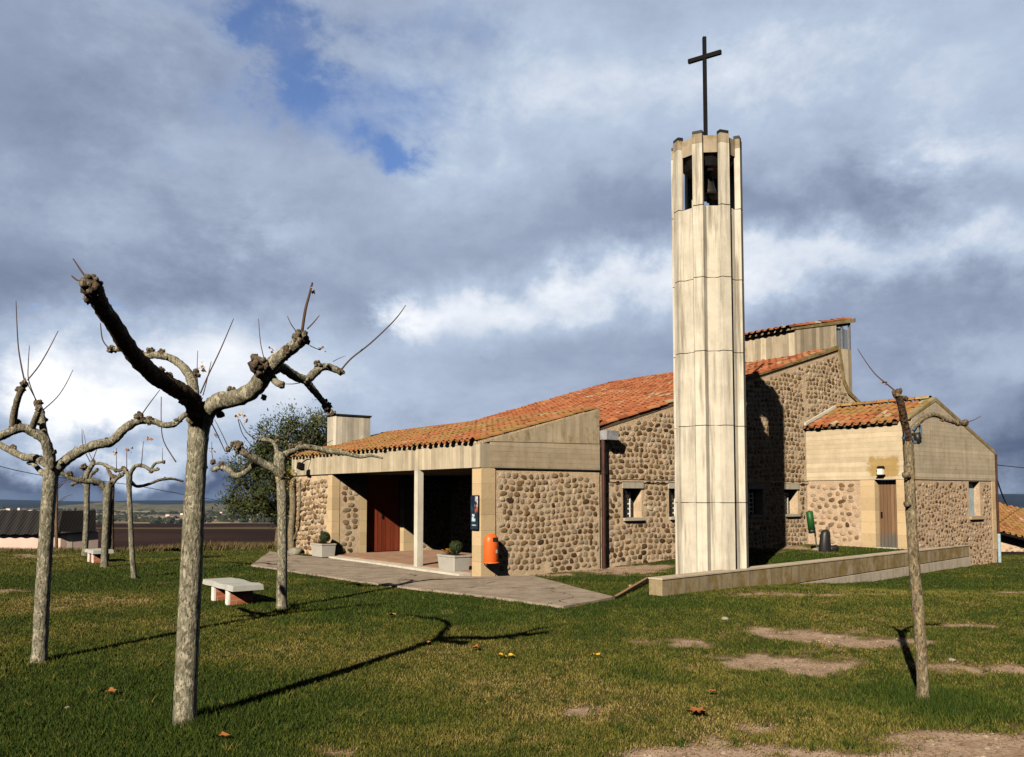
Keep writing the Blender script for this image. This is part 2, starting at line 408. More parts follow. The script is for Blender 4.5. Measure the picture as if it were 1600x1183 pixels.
# ------------------------------------------------------------------ world: sky with broken cloud
w = bpy.data.worlds.new('World'); SC.world = w; w.use_nodes = True
SUN_AZ, SUN_EL = radians(23.0), radians(30.0)   # light travels towards azimuth 23 deg (right of the view axis)
def build_world():
    g = G(w.node_tree); bg = g.n['Background']
    sky = g.n.new('ShaderNodeTexSky'); sky.sky_type = 'NISHITA'; sky.sun_disc = False
    sky.sun_elevation = SUN_EL; sky.sun_rotation = pi + SUN_AZ; sky.altitude = 900; sky.air_density = 1.0; sky.dust_density = .6; sky.ozone_density = 2.5
    d = g.n.new('ShaderNodeTexCoord').outputs['Generated']
    x, y, z = g.sep(d)[:3]
    az = g.m('ARCTAN2', x, y)
    el = g.m('ARCSINE', z)
    def ae(px, py):
        r = ray(px, py); r = r / np.linalg.norm(r); return math.atan2(r[0], r[1]), math.asin(r[2])
    # cloud-deck coordinates: foreshortened towards the horizon
    k = g.m('DIVIDE', 1.0, g.m('ADD', g.m('MAXIMUM', z, 0.0), .16))
    q = g.comb(g.m('MULTIPLY', x, k), g.m('MULTIPLY', y, g.m('MULTIPLY', k, .62)), g.m('MULTIPLY', z, 1.5))
    n1 = g.noise(q, 1.15, 10, .60, .35)
    n2 = g.noise(g.vm('ADD', q, (13.1, 4.2, 2.2)), 3.2, 9, .62, .5)
    n3 = g.noise(g.vm('ADD', g.scl(d, (1, 1, 1.7)), (3.1, 8.2, 5.2)), 4.6, 11, .66, .12)
    wx = g.m('MULTIPLY', g.m('SUBTRACT', n3, .5), .40)
    wy = g.m('MULTIPLY', g.m('SUBTRACT', g.noise(g.vm('ADD', d, (7.7, 1.3, 4.4)), 4.2, 8, .6), .5), .26)
    azw = g.m('ADD', az, wx); elw = g.m('ADD', el, wy)
    def blobs(L):
        tot = None
        for px, py, rx, ry, a in L:
            A, E = ae(px, py); sa = rx / FPX * cos(A) ** 2; se = ry / FPX
            u = g.m('DIVIDE', g.m('SUBTRACT', azw, A), sa); v = g.m('DIVIDE', g.m('SUBTRACT', elw, E), se)
            e = g.m('MULTIPLY', g.m('EXPONENT', g.m('MULTIPLY', g.m('ADD', g.m('MULTIPLY', u, u), g.m('MULTIPLY', v, v)), -.7)), a)
            tot = e if tot is None else g.m('ADD', tot, e)
        return tot
    B = blobs([(110, 640, 200, 44, .52), (330, 545, 230, 60, .26), (420, 385, 90, 22, .14), (640, 480, 110, 38, .32), (930, 465, 200, 42, .32),
               (1330, 440, 220, 40, .26), (1560, 430, 130, 50, .20), (1540, 260, 130, 60, .24), (1400, 60, 330, 70, .20), (820, 130, 260, 90, .16),
               (230, 712, 170, 16, .35), (640, 610, 300, 50, .10), (1560, 610, 120, 30, .16), (250, 250, 200, 50, .06),
               (120, 410, 330, 62, -.26), (60, 110, 220, 150, -.16), (200, 740, 700, 12, -.22), (555, 470, 55, 36, -.22), (960, 365, 230, 40, -.17), (1340, 350, 250, 46, -.24),
               (1480, 540, 260, 45, -.16), (1230, 520, 160, 30, -.10), (800, 757, 1100, 36, -.52), (200, 675, 60, 20, -.25), (1590, 690, 80, 50, -.22), (700, 660, 300, 30, -.06)])
    b = g.m('ADD', .49, B)
    b = g.m('ADD', b, g.m('MULTIPLY', g.m('SUBTRACT', n1, .5), .42))
    b = g.m('ADD', b, g.m('MULTIPLY', g.m('SUBTRACT', n2, .5), .16))
    b = g.m('ADD', b, g.m('MULTIPLY', g.m('SUBTRACT', n3, .5), .62))
    b = g.m('ADD', .50, g.m('MULTIPLY', g.m('SUBTRACT', b, .50), .84))
    SK = .72
    col = g.ramp(b, [(0, tuple(c * SK for c in (.085, .12, .215))), (.22, tuple(c * SK for c in (.19, .235, .345))), (.42, tuple(c * SK for c in (.31, .375, .515))),
                     (.62, tuple(c * SK for c in (.475, .57, .72))), (.80, tuple(c * SK for c in (.86, .90, .97))), (1, tuple(c * SK for c in (1.25, 1.25, 1.25)))])
    H = blobs([(430, 90, 50, 90, .75), (582, 235, 60, 22, 1.1), (400, 5, 150, 26, .6), (210, 478, 60, 12, .7), (90, 482, 60, 10, .5), (700, 10, 140, 30, .5), (1000, 335, 80, 60, .3), (500, 150, 110, 80, .6), (300, 170, 120, 90, .3), (650, 140, 100, 60, .3)])
    hole = g.sm(g.m('ADD', H, g.m('MULTIPLY', g.m('SUBTRACT', n2, .5), 1.6)), .22, 1.35)
    blue = g.mix(1.0, sky.outputs[0], (.55, .72, 1.0), 'MULTIPLY')
    cl = g.mix(1.0, col, (10.0, 10.0, 10.0), 'MULTIPLY')
    n = cl.node; n.clamp_result = False
    out = g.mix(g.m('MULTIPLY', hole, .85), cl, blue)
    # unseen sky behind the viewer and overhead, dimmed to cut ambient fill
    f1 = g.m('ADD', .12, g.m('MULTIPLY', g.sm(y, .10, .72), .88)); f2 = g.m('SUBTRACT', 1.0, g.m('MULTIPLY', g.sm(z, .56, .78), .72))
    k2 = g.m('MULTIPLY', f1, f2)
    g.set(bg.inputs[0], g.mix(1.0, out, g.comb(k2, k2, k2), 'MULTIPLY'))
    bg.inputs[1].default_value = .1
build_world()
w.cycles.sampling_method = 'MANUAL'; w.cycles.sample_map_resolution = 1024
sun = bpy.data.objects.new('sun', bpy.data.lights.new('sun', 'SUN')); COL.objects.link(sun)
sun.data.energy = 5.0; sun.data.angle = radians(.5); sun.data.color = (1, .885, .71)
from mathutils import Vector
SD = Vector((sin(SUN_AZ) * cos(SUN_EL), cos(SUN_AZ) * cos(SUN_EL), -sin(SUN_EL)))
sun.rotation_euler = SD.to_track_quat('-Z', 'Y').to_euler(); sun.location = (-6, -10, 12)
SC.view_settings.view_transform = 'Standard'; SC.view_settings.look = 'None'; SC.view_settings.gamma = 1; SC.view_settings.exposure = .48
SC.cycles.max_bounces = 6; SC.cycles.diffuse_bounces = 0; SC.cycles.volume_bounces = 1

# ------------------------------------------------------------------ terrain
LWA, LWB = np.array([2.44, 13.86]), np.array([12.40, 23.10])        # front line of the low wall
LWD = (LWB - LWA) / np.linalg.norm(LWB - LWA); LWN = np.array([-LWD[1], LWD[0]])   # normal towards the church
def far_profile(y, a):
    D = np.array([0, 26.5, 35, 60, 150, 300, 600, 1000, 2000, 3000, 4500, 8500, 30000.])
    Z = np.array([0, 0, -.38, -1.35, -3.4, -18., -38., -54., -67., -71., -77., -130, -700.])
    return np.interp(y, D, Z)
def ground_z(x, y):
    x = np.asarray(x, float); y = np.asarray(y, float)
    t, s = toL(x, y)
    r = np.hypot(x, y); yy = np.where(y > 0, np.maximum(y, r * .80), r * .6) + 3.0 * sstep(-5, -11, x) * (1 - sstep(40, 80, y))
    z = far_profile(yy, 0)
    near = 1 - sstep(24, 30, yy)
    z = z + near * (.05 * (fbm(x * .35, y * .35, 3, 3) - .5) + .02 * (fbm(x * 1.6, y * 1.6, 5, 3) - .5)) * sstep(2, 5, y)
    # falls away to the right in front of the low wall
    z = z - .27 * sstep(3.0, 8.5, x) * sstep(13.0, 18.0, y)
    # terrace behind the low wall
    d = (x - LWA[0]) * LWN[0] + (y - LWA[1]) * LWN[1]; l = (x - LWA[0]) * LWD[0] + (y - LWA[1]) * LWD[1]
    ter = sstep(.05, .22, d) * (s < .3) * sstep(-.3, 4.5, l) * (t < 11.6) * (l < 14)
    zt = .06 + .22 * sstep(3.5, 9.5, t)
    z = z * (1 - ter) + zt * ter
    # lower yard by the shed on the left
    sh = sstep(-8, -14, x) * sstep(29, 38, y) * (1 - sstep(70, 110, y))
    z = z - 1.3 * sh
    # gentle relief of the valley
    z = z + sstep(900, 2000, r) * (fbm(x / 420., y / 420., 21, 3) - .5) * np.minimum(r * .011, 34)
    return z
def axis(lo, hi, a, b, step):
    core = np.arange(a, b + step / 2, step); out = [core]
    v = b; s = step
    up = []
    while v < hi: s *= 1.11; v += s; up.append(v)
    v = a; s = step; dn = []
    while v > lo: s *= 1.11; v -= s; dn.append(v)
    return np.concatenate([np.array(dn[::-1]), core, np.array(up)])
GX = axis(-16000, 16000, -17, 15, .11); GY = axis(-2500, 16000, 3.5, 27.5, .11)

# bare earth and dry turf, laid out on the ground as (x, y, rx, ry, angle, weight)
def gspots(L):
    out = []
    for px, py, rx, ry, a in L:
        c = gnd(px, py); ex = gnd(px + rx, py)[0] - c[0]; ey = gnd(px, py - ry)[1] - c[1]
        out.append((c[0], c[1], abs(ex), abs(ey), a))
    return out
DIRT = gspots([(1210, 1035, 108, 18, 1.2), (1265, 991, 95, 9, 1.0), (1390, 1000, 95, 10, 1.0), (1045, 1005, 55, 8, .9), (1480, 975, 70, 5, .75), (1560, 985, 50, 6, .6),
               (1545, 1042, 90, 9, .8), (1350, 1174, 380, 18, .95), (1560, 1162, 220, 22, 1.2), (1180, 1168, 160, 16, .7), (1060, 1170, 40, 7, .8), (905, 1109, 45, 6, .65), (960, 1001, 30, 4, .5),
               (1590, 912, 60, 6, 1.0), (1300, 925, 160, 5, .55), (1480, 905, 90, 4, .4), (120, 937, 110, 5, .5), (170, 935, 30, 3, .6), (100, 951, 30, 3, .5), (30, 922, 60, 3, .6),
               (1180, 890, 70, 4, .3), (950, 893, 100, 7, .95), (1010, 890, 70, 6, .9), (860, 899, 80, 4, .8), (1230, 872, 70, 4, .8), (1310, 862, 70, 5, .8), (1400, 857, 60, 4, .8), (850, 900, 80, 3, .5), (1000, 897, 60, 5, .6), (1240, 878, 70, 5, .4), (1330, 862, 60, 4, .4), (790, 907, 60, 3, .5), (1360, 852, 80, 4, .6),
               (30, 868, 120, 3, .5), (120, 866, 90, 2, .4), (930, 1125, 40, 4, .3), (460, 1172, 40, 6, .5), (1145, 1140, 60, 10, .35)])
DRY = gspots([(1000, 1090, 330, 70, .7), (1250, 960, 250, 30, .45), (600, 1020, 160, 40, .45), (1400, 920, 250, 16, .5), (300, 975, 200, 20, .4), (100, 940, 160, 14, .7), (720, 1160, 300, 30, .7), (1300, 1110, 120, 40, .4),
              (1000, 1160, 200, 30, .5), (750, 1085, 200, 30, .45), (60, 990, 90, 25, .4), (1330, 1140, 300, 30, .4), (40, 880, 300, 12, .55)])
LUSH = gspots([(1470, 1100, 110, 26, .9), (1130, 945, 180, 9, .6), (1500, 895, 130, 8, .5), (200, 1110, 260, 60, .6), (620, 955, 260, 20, .6), (950, 905, 110, 6, .9), (300, 895, 200, 16, .5), (950, 1050, 130, 16, .5), (1230, 885, 90, 6, .6), (550, 1000, 90, 14, .4)])
def spots(L, x, y, warp=.35):
    t = np.zeros_like(x)
    for cx, cy, rx, ry, a in L:
        m = (np.abs(x - cx) < rx * 3) & (np.abs(y - cy) < ry * 3 + .5)
        if not m.any(): continue
        u = (x[m] - cx) / rx; v = (y[m] - cy) / max(ry, .12)
        t[m] = np.maximum(t[m], a * np.exp(-(u * u + v * v) ** .95 * .85))
    return t
def masks(x, y):
    n = fbm(x * 1.7, y * 1.7, 31, 4); n2 = fbm(x * .45, y * .45, 41, 4); n3 = fbm(x * 6, y * 6, 51, 3)
    wx = x + (fbm(x * 1.1, y * 1.1, 61, 3) - .5) * .9; wy = y + (fbm(x * 1.1, y * 1.1, 71, 3) - .5) * .8
    d = spots(DIRT, wx, wy)
    dirt = sstep(.14, .92, d + (n - .5) * .95 + (n3 - .5) * .75)
    dirt = np.maximum(dirt, .55 * sstep(.66, .8, n2 * .5 + n * .5) * sstep(-2, 4, x))
    dry = np.clip(.22 + spots(DRY, wx, wy) + (n2 - .45) * 1.0 + (n - .5) * .9 + (n3 - .5) * .35 - .8 * spots(LUSH, wx, wy), 0, 1)
    return dirt, dry
def build_ground():
    X, Y = np.meshgrid(GX, GY, indexing='xy')
    x = X.ravel(); y = Y.ravel(); z = ground_z(x, y)
    dirt = np.zeros_like(x); dry = np.full_like(x, .4)
    near = (np.abs(x) < 45) & (y > 2) & (y < 34)
    dirt[near], dry[near] = masks(x[near], y[near]); z = z - .022 * dirt
    t, s = toL(x, y)
    r = np.hypot(x, y); yy = np.where(y > 0, np.maximum(y, r * .80), r * .6)
    edge = yy + (fbm(x * .4, y * .4, 81, 3) - .5) * 3
    field = sstep(27.5, 30.5, edge)
    val = sstep(165, 230, yy)
    nx, ny = len(GX), len(GY)
    i = np.arange(nx - 1); j = np.arange(ny - 1)
    a = (j[:, None] * nx + i[None, :]).ravel()
    F = np.stack([a, a + 1, a + nx + 1, a + nx], 1)
    mb = MB(); mb.add(np.stack([x, y, z], 1), F)
    def fn(g):
        p = g.pos()
        di = g.attr('dirt'); dr = g.attr('dry'); fi = g.attr('field'); va = g.attr('valley')
        n = g.noise(p, 9, 5, .7); n2 = g.noise(p, 60, 4, .7)
        gr = g.mix(dr, (.032, .050, .009), (.085, .080, .022))
        gr = g.mix(g.sm(n, .35, .7), gr, g.mix(1.0, gr, (1.35, 1.25, 1.1), 'MULTIPLY'))
        gr = g.mix(g.m('MULTIPLY', n2, .5), gr, (.045, .035, .018))
        dc = g.mix(g.sm(g.noise(p, 5, 6, .7), .3, .7), (.33, .225, .155), (.52, .385, .285))
        dc = g.mix(g.sm(g.noise(p, 42, 4, .7), .52, .62), dc, (.20, .13, .085))
        dc = g.mix(g.sm(g.voro(p, 16), .12, .05), dc, (.42, .36, .30))
        dd = g.m('ADD', di, g.m('ADD', g.m('MULTIPLY', g.m('SUBTRACT', n2, .5), .55), g.m('MULTIPLY', g.m('SUBTRACT', n, .5), .35)))
        thatch = g.mix(n2, (.075, .055, .026), (.19, .135, .075))
        c = g.mix(g.sm(dd, .12, .38), gr, thatch); c = g.mix(g.sm(dd, .34, .72), c, dc)
        fc = g.mix(g.sm(g.noise(g.scl(p, (.02, .06, .1)), 1.0, 5, .6), .35, .65), (.022, .012, .010), (.048, .027, .020))
        fc = g.mix(g.sm(g.noise(g.scl(p, (.008, .05, .1)), 1.3, 3, .5), .6, .68), fc, (.11, .085, .045))
        c = g.mix(fi, c, fc)
        v1 = g.noise(g.scl(p, (.0011, .0022, .002)), 1.0, 6, .65); v2 = g.voro(g.scl(p, (.0035, .0045, .002)), 1.0, 'F1', 'Color')
        vs = g.sep(v2)[0]
        vc = g.ramp(vs, [(0, (.10, .085, .055)), (.25, (.26, .20, .135)), (.5, (.42, .32, .23)), (.7, (.18, .155, .08)), (.85, (.50, .41, .30)), (1, (.13, .13, .06))])
        vc = g.mix(g.sm(v1, .34, .5), (.10, .085, .065), vc)
        c = g.mix(va, c, vc)
        return c, (g.m('ADD', n2, n), .5, .04)
    m = mat('ground_turf_and_fields', fn, .95, .05)
    o = mb.build('ground', m, None, True)
    for nm, d in (('dirt', dirt), ('dry', dry), ('field', field), ('valley', val)):
        at = o.data.attributes.new(nm, 'FLOAT', 'POINT'); at.data.foreach_set('value', d.astype(np.float32))
    tag(o, kind='structure')
build_ground()

PATHPOLY = [tuple(gnd(*p)[:2]) for p in ((392, 886), (640, 920.5), (800, 940), (880, 951), (962, 936))] + [tuple(W(.9, -.45)[:2]), tuple(W(.05, -.12)[:2]), tuple(W(-.30, .30)[:2]), tuple(W(-.30, 6.9)[:2]), tuple(W(-.55, 7.2)[:2]), tuple(W(-.60, 9.6)[:2])]
def inpoly(x, y, poly):
    c = np.zeros(x.shape, bool); n = len(poly)
    for i in range(n):
        x1, y1 = poly[i]; x2, y2 = poly[(i + 1) % n]
        k = ((y1 > y) != (y2 > y)) & (x < (x2 - x1) * (y - y1) / (y2 - y1 + 1e-12) + x1); c ^= k
    return c
def poly_sheet(poly, step, lift, skirt=.12):
    P2 = np.array(poly); lo = P2.min(0); hi = P2.max(0)
    bm_pts = []
    # triangulated fan grid: subdivide by clipping a grid of cells (keep it simple: bmesh fill + subdivide)
    import bmesh
    bm = bmesh.new(); vs = [bm.verts.new((p[0], p[1], 0)) for p in poly]; bm.faces.new(vs)
    for k in np.arange(lo[0], hi[0], step):
        bmesh.ops.bisect_plane(bm, geom=bm.verts[:] + bm.edges[:] + bm.faces[:], plane_co=(k, 0, 0), plane_no=(1, 0, 0))
    for k in np.arange(lo[1], hi[1], step):
        bmesh.ops.bisect_plane(bm, geom=bm.verts[:] + bm.edges[:] + bm.faces[:], plane_co=(0, k, 0), plane_no=(0, 1, 0))
    bm.normal_update()
    if sum(f.normal.z for f in bm.faces) < 0: bmesh.ops.reverse_faces(bm, faces=bm.faces[:])
    be = [e for e in bm.edges if len(e.link_faces) == 1]
    r = bmesh.ops.extrude_edge_only(bm, edges=be)
    low = {v for v in r['geom'] if isinstance(v, bmesh.types.BMVert)}
    for v in bm.verts:
        v.co.z = float(ground_z(np.array([v.co.x]), np.array([v.co.y]))[0]) + (lift if v not in low else lift - skirt)
    bm.verts.index_update()
    V = [tuple(v.co) for v in bm.verts]; F = [tuple(v.index for v in f.verts) for f in bm.faces]
    bm.free(); return V, F
def path_mat(g):
    p = g.pos()
    c = g.mix(g.sm(g.noise(p, 2.2, 6, .7), .3, .7), (.25, .20, .155), (.40, .33, .265))
    c = g.mix(g.sm(g.noise(p, 25, 5, .7), .5, .7), c, (.22, .175, .15))
    pv = g.vm('ADD', p, g.scl(g.comb(g.noise(p, 1.5, 4), g.noise(g.vm('ADD', p, (5, 5, 5)), 1.5, 4), 0.0), (.8, .8, 0)))
    cr = g.sm(g.voro(pv, .62, 'DISTANCE_TO_EDGE'), .014, .004)
    sel = g.sm(g.noise(p, .5, 2), .45, .55)
    cr = g.m('MULTIPLY', cr, sel)
    t = g.sep(g.scl(p, (1, 1, 1)))
    c = g.mix(g.m('MULTIPLY', cr, .85), c, (.05, .045, .03))
    return c, (g.m('SUBTRACT', g.noise(p, 40, 4, .6), cr), .5, .02)
M['path'] = mat('worn_concrete_paving', path_mat, .92, .15)
mb = MB(); mb.add(*poly_sheet(PATHPOLY, .5, .035)); o = mb.build('path', M['path']); tag(o, kind='structure')

def blocked(x, y):
    t, s = toL(x, y)
    b = (t > -.05) & (s > -.03) & (t < 14) & (s < 10)
    b |= (t > 11) & (t < 16.4) & (s > -2.95) & (s < .1)
    d = (x - LWA[0]) * LWN[0] + (y - LWA[1]) * LWN[1]; l = (x - LWA[0]) * LWD[0] + (y - LWA[1]) * LWD[1]
    b |= (d > -.03) & (d < .3) & (l > -.03) & (l < 13.7)
    b |= inpoly(x + (fbm(x * 3, y * 3, 11, 3) - .5) * .5, y + (fbm(x * 3, y * 3, 12, 3) - .5) * .5, PATHPOLY)
    b |= (x - 3.77) ** 2 + (y - 16.1) ** 2 < .5
    return b
def build_grass():
    N = 860000
    u = RNG.random(N); y = 4.6 * (27.5 / 4.6) ** (u ** 1.15)
    x = (RNG.random(N) - .5) * 2 * (.74 * y + 2.4)
    dirt, dry = masks(x, y)
    keep = (RNG.random(N) > dirt * 1.12 - .04) & ~blocked(x, y) & (vnoise(x * 5, y * 5, 91) * .7 + RNG.random(N) * .6 > .36)
    x, y, dry = x[keep], y[keep], dry[keep]; n = len(x)
    z = ground_z(x, y)
    cl = fbm(x * 2.2, y * 2.2, 95, 3)
    dloc = masks(x, y)[0]; h = (.012 + .026 * cl * RNG.random(n) + .008 * RNG.random(n)) * (1 + .012 * (y - 5)) * (1 - .25 * dry) * (1 - .5 * dloc)
    lush = spots(LUSH, x, y); h *= 1 + .8 * lush
    for bx, by, r in ((3.33, 6.93, .55), (-2.36, 6.22, .45), (-4.69, 8.5, .5), (-3.32, 12.3, .4)):
        h *= 1 + .9 * np.exp(-((x - bx) ** 2 + (y - by) ** 2) / r ** 2)
    wd = (.0028 + .0026 * RNG.random(n)) * (1 + .085 * (y - 5))
    a = RNG.random(n) * 2 * pi; la = RNG.random(n) * 2 * pi; le = h * (.15 + .75 * RNG.random(n))
    c, s_ = np.cos(a) * wd, np.sin(a) * wd
    V = np.empty((n, 3, 3)); b = z - .004
    V[:, 0] = np.stack([x - c, y - s_, b], 1); V[:, 1] = np.stack([x + c, y + s_, b], 1)
    V[:, 2] = np.stack([x + le * np.cos(la), y + le * np.sin(la), z + h], 1)
    nt = 3200; ty = 4.8 * (22 / 4.8) ** RNG.random(nt); tx = (RNG.random(nt) - .5) * 2 * (.68 * ty + 1.0)
    kk = ~blocked(tx, ty) & (masks(tx, ty)[0] < .5); tx, ty = tx[kk], ty[kk]; nbl = 16
    cx = np.repeat(tx, nbl) + RNG.normal(0, .022, len(tx) * nbl); cy = np.repeat(ty, nbl) + RNG.normal(0, .022, len(tx) * nbl); m2 = len(cx)
    sz = np.repeat(.6 + .9 * RNG.random(len(tx)), nbl); ch = (.024 + .028 * RNG.random(m2)) * sz; ca = RNG.random(m2) * 2 * pi; cl2 = RNG.random(m2) * 2 * pi; cz = ground_z(cx, cy); cw = .0035 * (1 + .06 * (cy - 5)); ce = ch * (.5 + .7 * RNG.random(m2))
    V2 = np.empty((m2, 3, 3)); V2[:, 0] = np.stack([cx - np.cos(ca) * cw, cy - np.sin(ca) * cw, cz - .004], 1); V2[:, 1] = np.stack([cx + np.cos(ca) * cw, cy + np.sin(ca) * cw, cz - .004], 1); V2[:, 2] = np.stack([cx + ce * np.cos(cl2), cy + ce * np.sin(cl2), cz + ch], 1)
    tone2 = np.clip(np.repeat(np.where(RNG.random(len(tx)) < .12, .62, .10), nbl) + RNG.normal(0, .12, m2), 0, 1)
    tone = np.clip(dry * .70 + (RNG.random(n) - .35) * .5 + dloc * .35, 0, 1)
    mb = MB(); mb.add(V.reshape(-1, 3), np.arange(3 * n).reshape(n, 3), np.repeat(tone, 3)); mb.add(V2.reshape(-1, 3), np.arange(3 * m2).reshape(m2, 3), np.repeat(tone2, 3))
    def fn(g):
        return g.ramp(g.attr('tone'), [(0, (.021, .043, .006)), (.28, (.062, .083, .012)), (.55, (.128, .120, .023)), (.8, (.19, .152, .043)), (1, (.30, .22, .095))])
    m = mat('grass_blades', fn, .75, .12)
    o = mb.build('grass', m); tag(o, 'short green and yellowish turf covering the ground before the church', 'grass', kind='stuff')
    # long dry fringe along the far edge of the lawn
    n = 26000
    x = -19 + 20 * RNG.random(n); y = 26.3 + RNG.random(n) ** 1.4 * 3.0 + (fbm(x * .4, x * 0 + 3, 7, 2) - .5) * 1.5
    keep = fbm(x * .8, y * .8, 97, 3) > .38; x, y = x[keep], y[keep]; n = len(x); z = ground_z(x, y)
    h = (.12 + .42 * RNG.random(n) * fbm(x * .9, y * .5, 99, 3)) * (.35 + .65 * sstep(-14, -10, x)); wd = .009 + .008 * RNG.random(n); a = RNG.random(n) * 2 * pi; la = RNG.normal(.4, .9, n); le = h * .45
    V = np.empty((n, 3, 3)); V[:, 0] = np.stack([x - np.cos(a) * wd, y - np.sin(a) * wd, z - .01], 1); V[:, 1] = np.stack([x + np.cos(a) * wd, y + np.sin(a) * wd, z - .01], 1)
    V[:, 2] = np.stack([x + le * np.cos(la), y + le * np.sin(la), z + h], 1)
    mb = MB(); mb.add(V.reshape(-1, 3), np.arange(3 * n).reshape(n, 3), np.repeat(RNG.random(n), 3))
    m = mat('dry_grass_blades', lambda g: g.ramp(g.attr('tone'), [(0, (.045, .045, .016)), (.4, (.10, .077, .032)), (1, (.22, .16, .08))]), .8, .1)
    o = mb.build('dry_grass', m); tag(o, 'tall straw coloured grass along the far edge of the lawn', 'dry grass', kind='stuff')
build_grass()
def build_pebbles():
    n = 26000; y = 4.8 * (20 / 4.8) ** RNG.random(n); x = (RNG.random(n) - .35) * 1.5 * y
    d, _ = masks(x, y); k = (RNG.random(n) < d * .9) & ~blocked(x, y); x, y = x[k][:5200], y[k][:5200]; z = ground_z(x, y) - .02; mb = MB()
    for a, b, c in zip(x, y, z):
        r = .004 + .012 * RNG.random() ** 3; V = []
        for dz, q in ((0, 1.0), (.7, .75)):
            for i in range(5): t = 2 * pi * i / 5 + RNG.random() * .7; V.append((a + r * 1.3 * q * cos(t), b + r * q * sin(t), c + r * dz))
        V.append((a, b, c + r * .95)); mb.add(V, [(i, (i + 1) % 5, 5 + (i + 1) % 5, 5 + i) for i in range(5)] + [(5 + i, 5 + (i + 1) % 5, 10) for i in range(5)], RNG.random())
    m = mat('pebbles', lambda g: g.ramp(g.attr('tone'), [(0, (.14, .095, .065)), (.6, (.28, .20, .145)), (1, (.42, .34, .27))]), .9, .15)
    o = mb.build('pebbles', m); tag(o, 'loose pebbles and crumbs on the bare earth patches', 'pebbles', kind='stuff')
build_pebbles()

# hills
def hill(name, y0, depth, x0, x1, topf, base, c1, c2, seed, sc):
    nx, ny = 260, 14
    xs = np.linspace(x0, x1, nx); mb = MB(); V = []
    for j in range(ny):
        v = j / (ny - 1); prof = sin(v * pi / 2) ** .8
        for x in xs:
            top = topf(x); zz = base + (top - base) * prof + (fbm(x / sc, v * 4 + seed, seed, 4) - .5) * (top - base) * .5 * sin(v * pi)
            V.append((x, y0 + depth * v + (fbm(x / sc * 1.7, v * 3., seed + 5, 3) - .5) * depth * .15, zz))
    for x in xs: V.append((x, y0 + depth * 1.6, base))
    F = [(j * nx + i, j * nx + i + 1, (j + 1) * nx + i + 1, (j + 1) * nx + i) for j in range(ny) for i in range(nx - 1)]
    mb.add(V, F)
    def fn(g):
        p = g.pos(); n = g.noise(g.scl(p, (1 / sc, 2 / sc, 1 / sc)), 2.5, 6, .65)
        return g.mix(g.sm(n, .38, .62), c1, c2)
    o = mb.build(name, mat(name + '_cover', fn, .95, .05), None, True); tag(o, kind='structure')
def ztop(py_of_px, Y):
    def f(x):
        px = 800 + x / Y * FPX
        return EYE + (775 - py_of_px(px)) / FPX * Y
    return f
nz = lambda px, k, s: (float(fbm(px / k, 0.5, s, 4)) - .5)
hill('distant_hills', 5000, 2600, -9000, 9500, ztop(lambda px: np.interp(px, [-600, 0, 150, 300, 520, 900, 1600, 2200], [782, 783, 786, 784, 786, 784, 773, 772]) + 7 * nz(px, 130, 3), 7600), -84, (.007, .013, .024), (.018, .026, .036), 3, 900)  # dark forest cover with haze blue and cloud shade put into its colours
hill('middle_hills', 3900, 700, -5200, 5200, ztop(lambda px: np.interp(px, [-300, 60, 150, 190, 240, 330, 420, 520, 1600], [800, 798, 790, 787, 791, 789, 795, 793, 796]) + 5 * nz(px, 60, 8), 4600), -82, (.05, .06, .03), (.20, .17, .10), 8, 160)

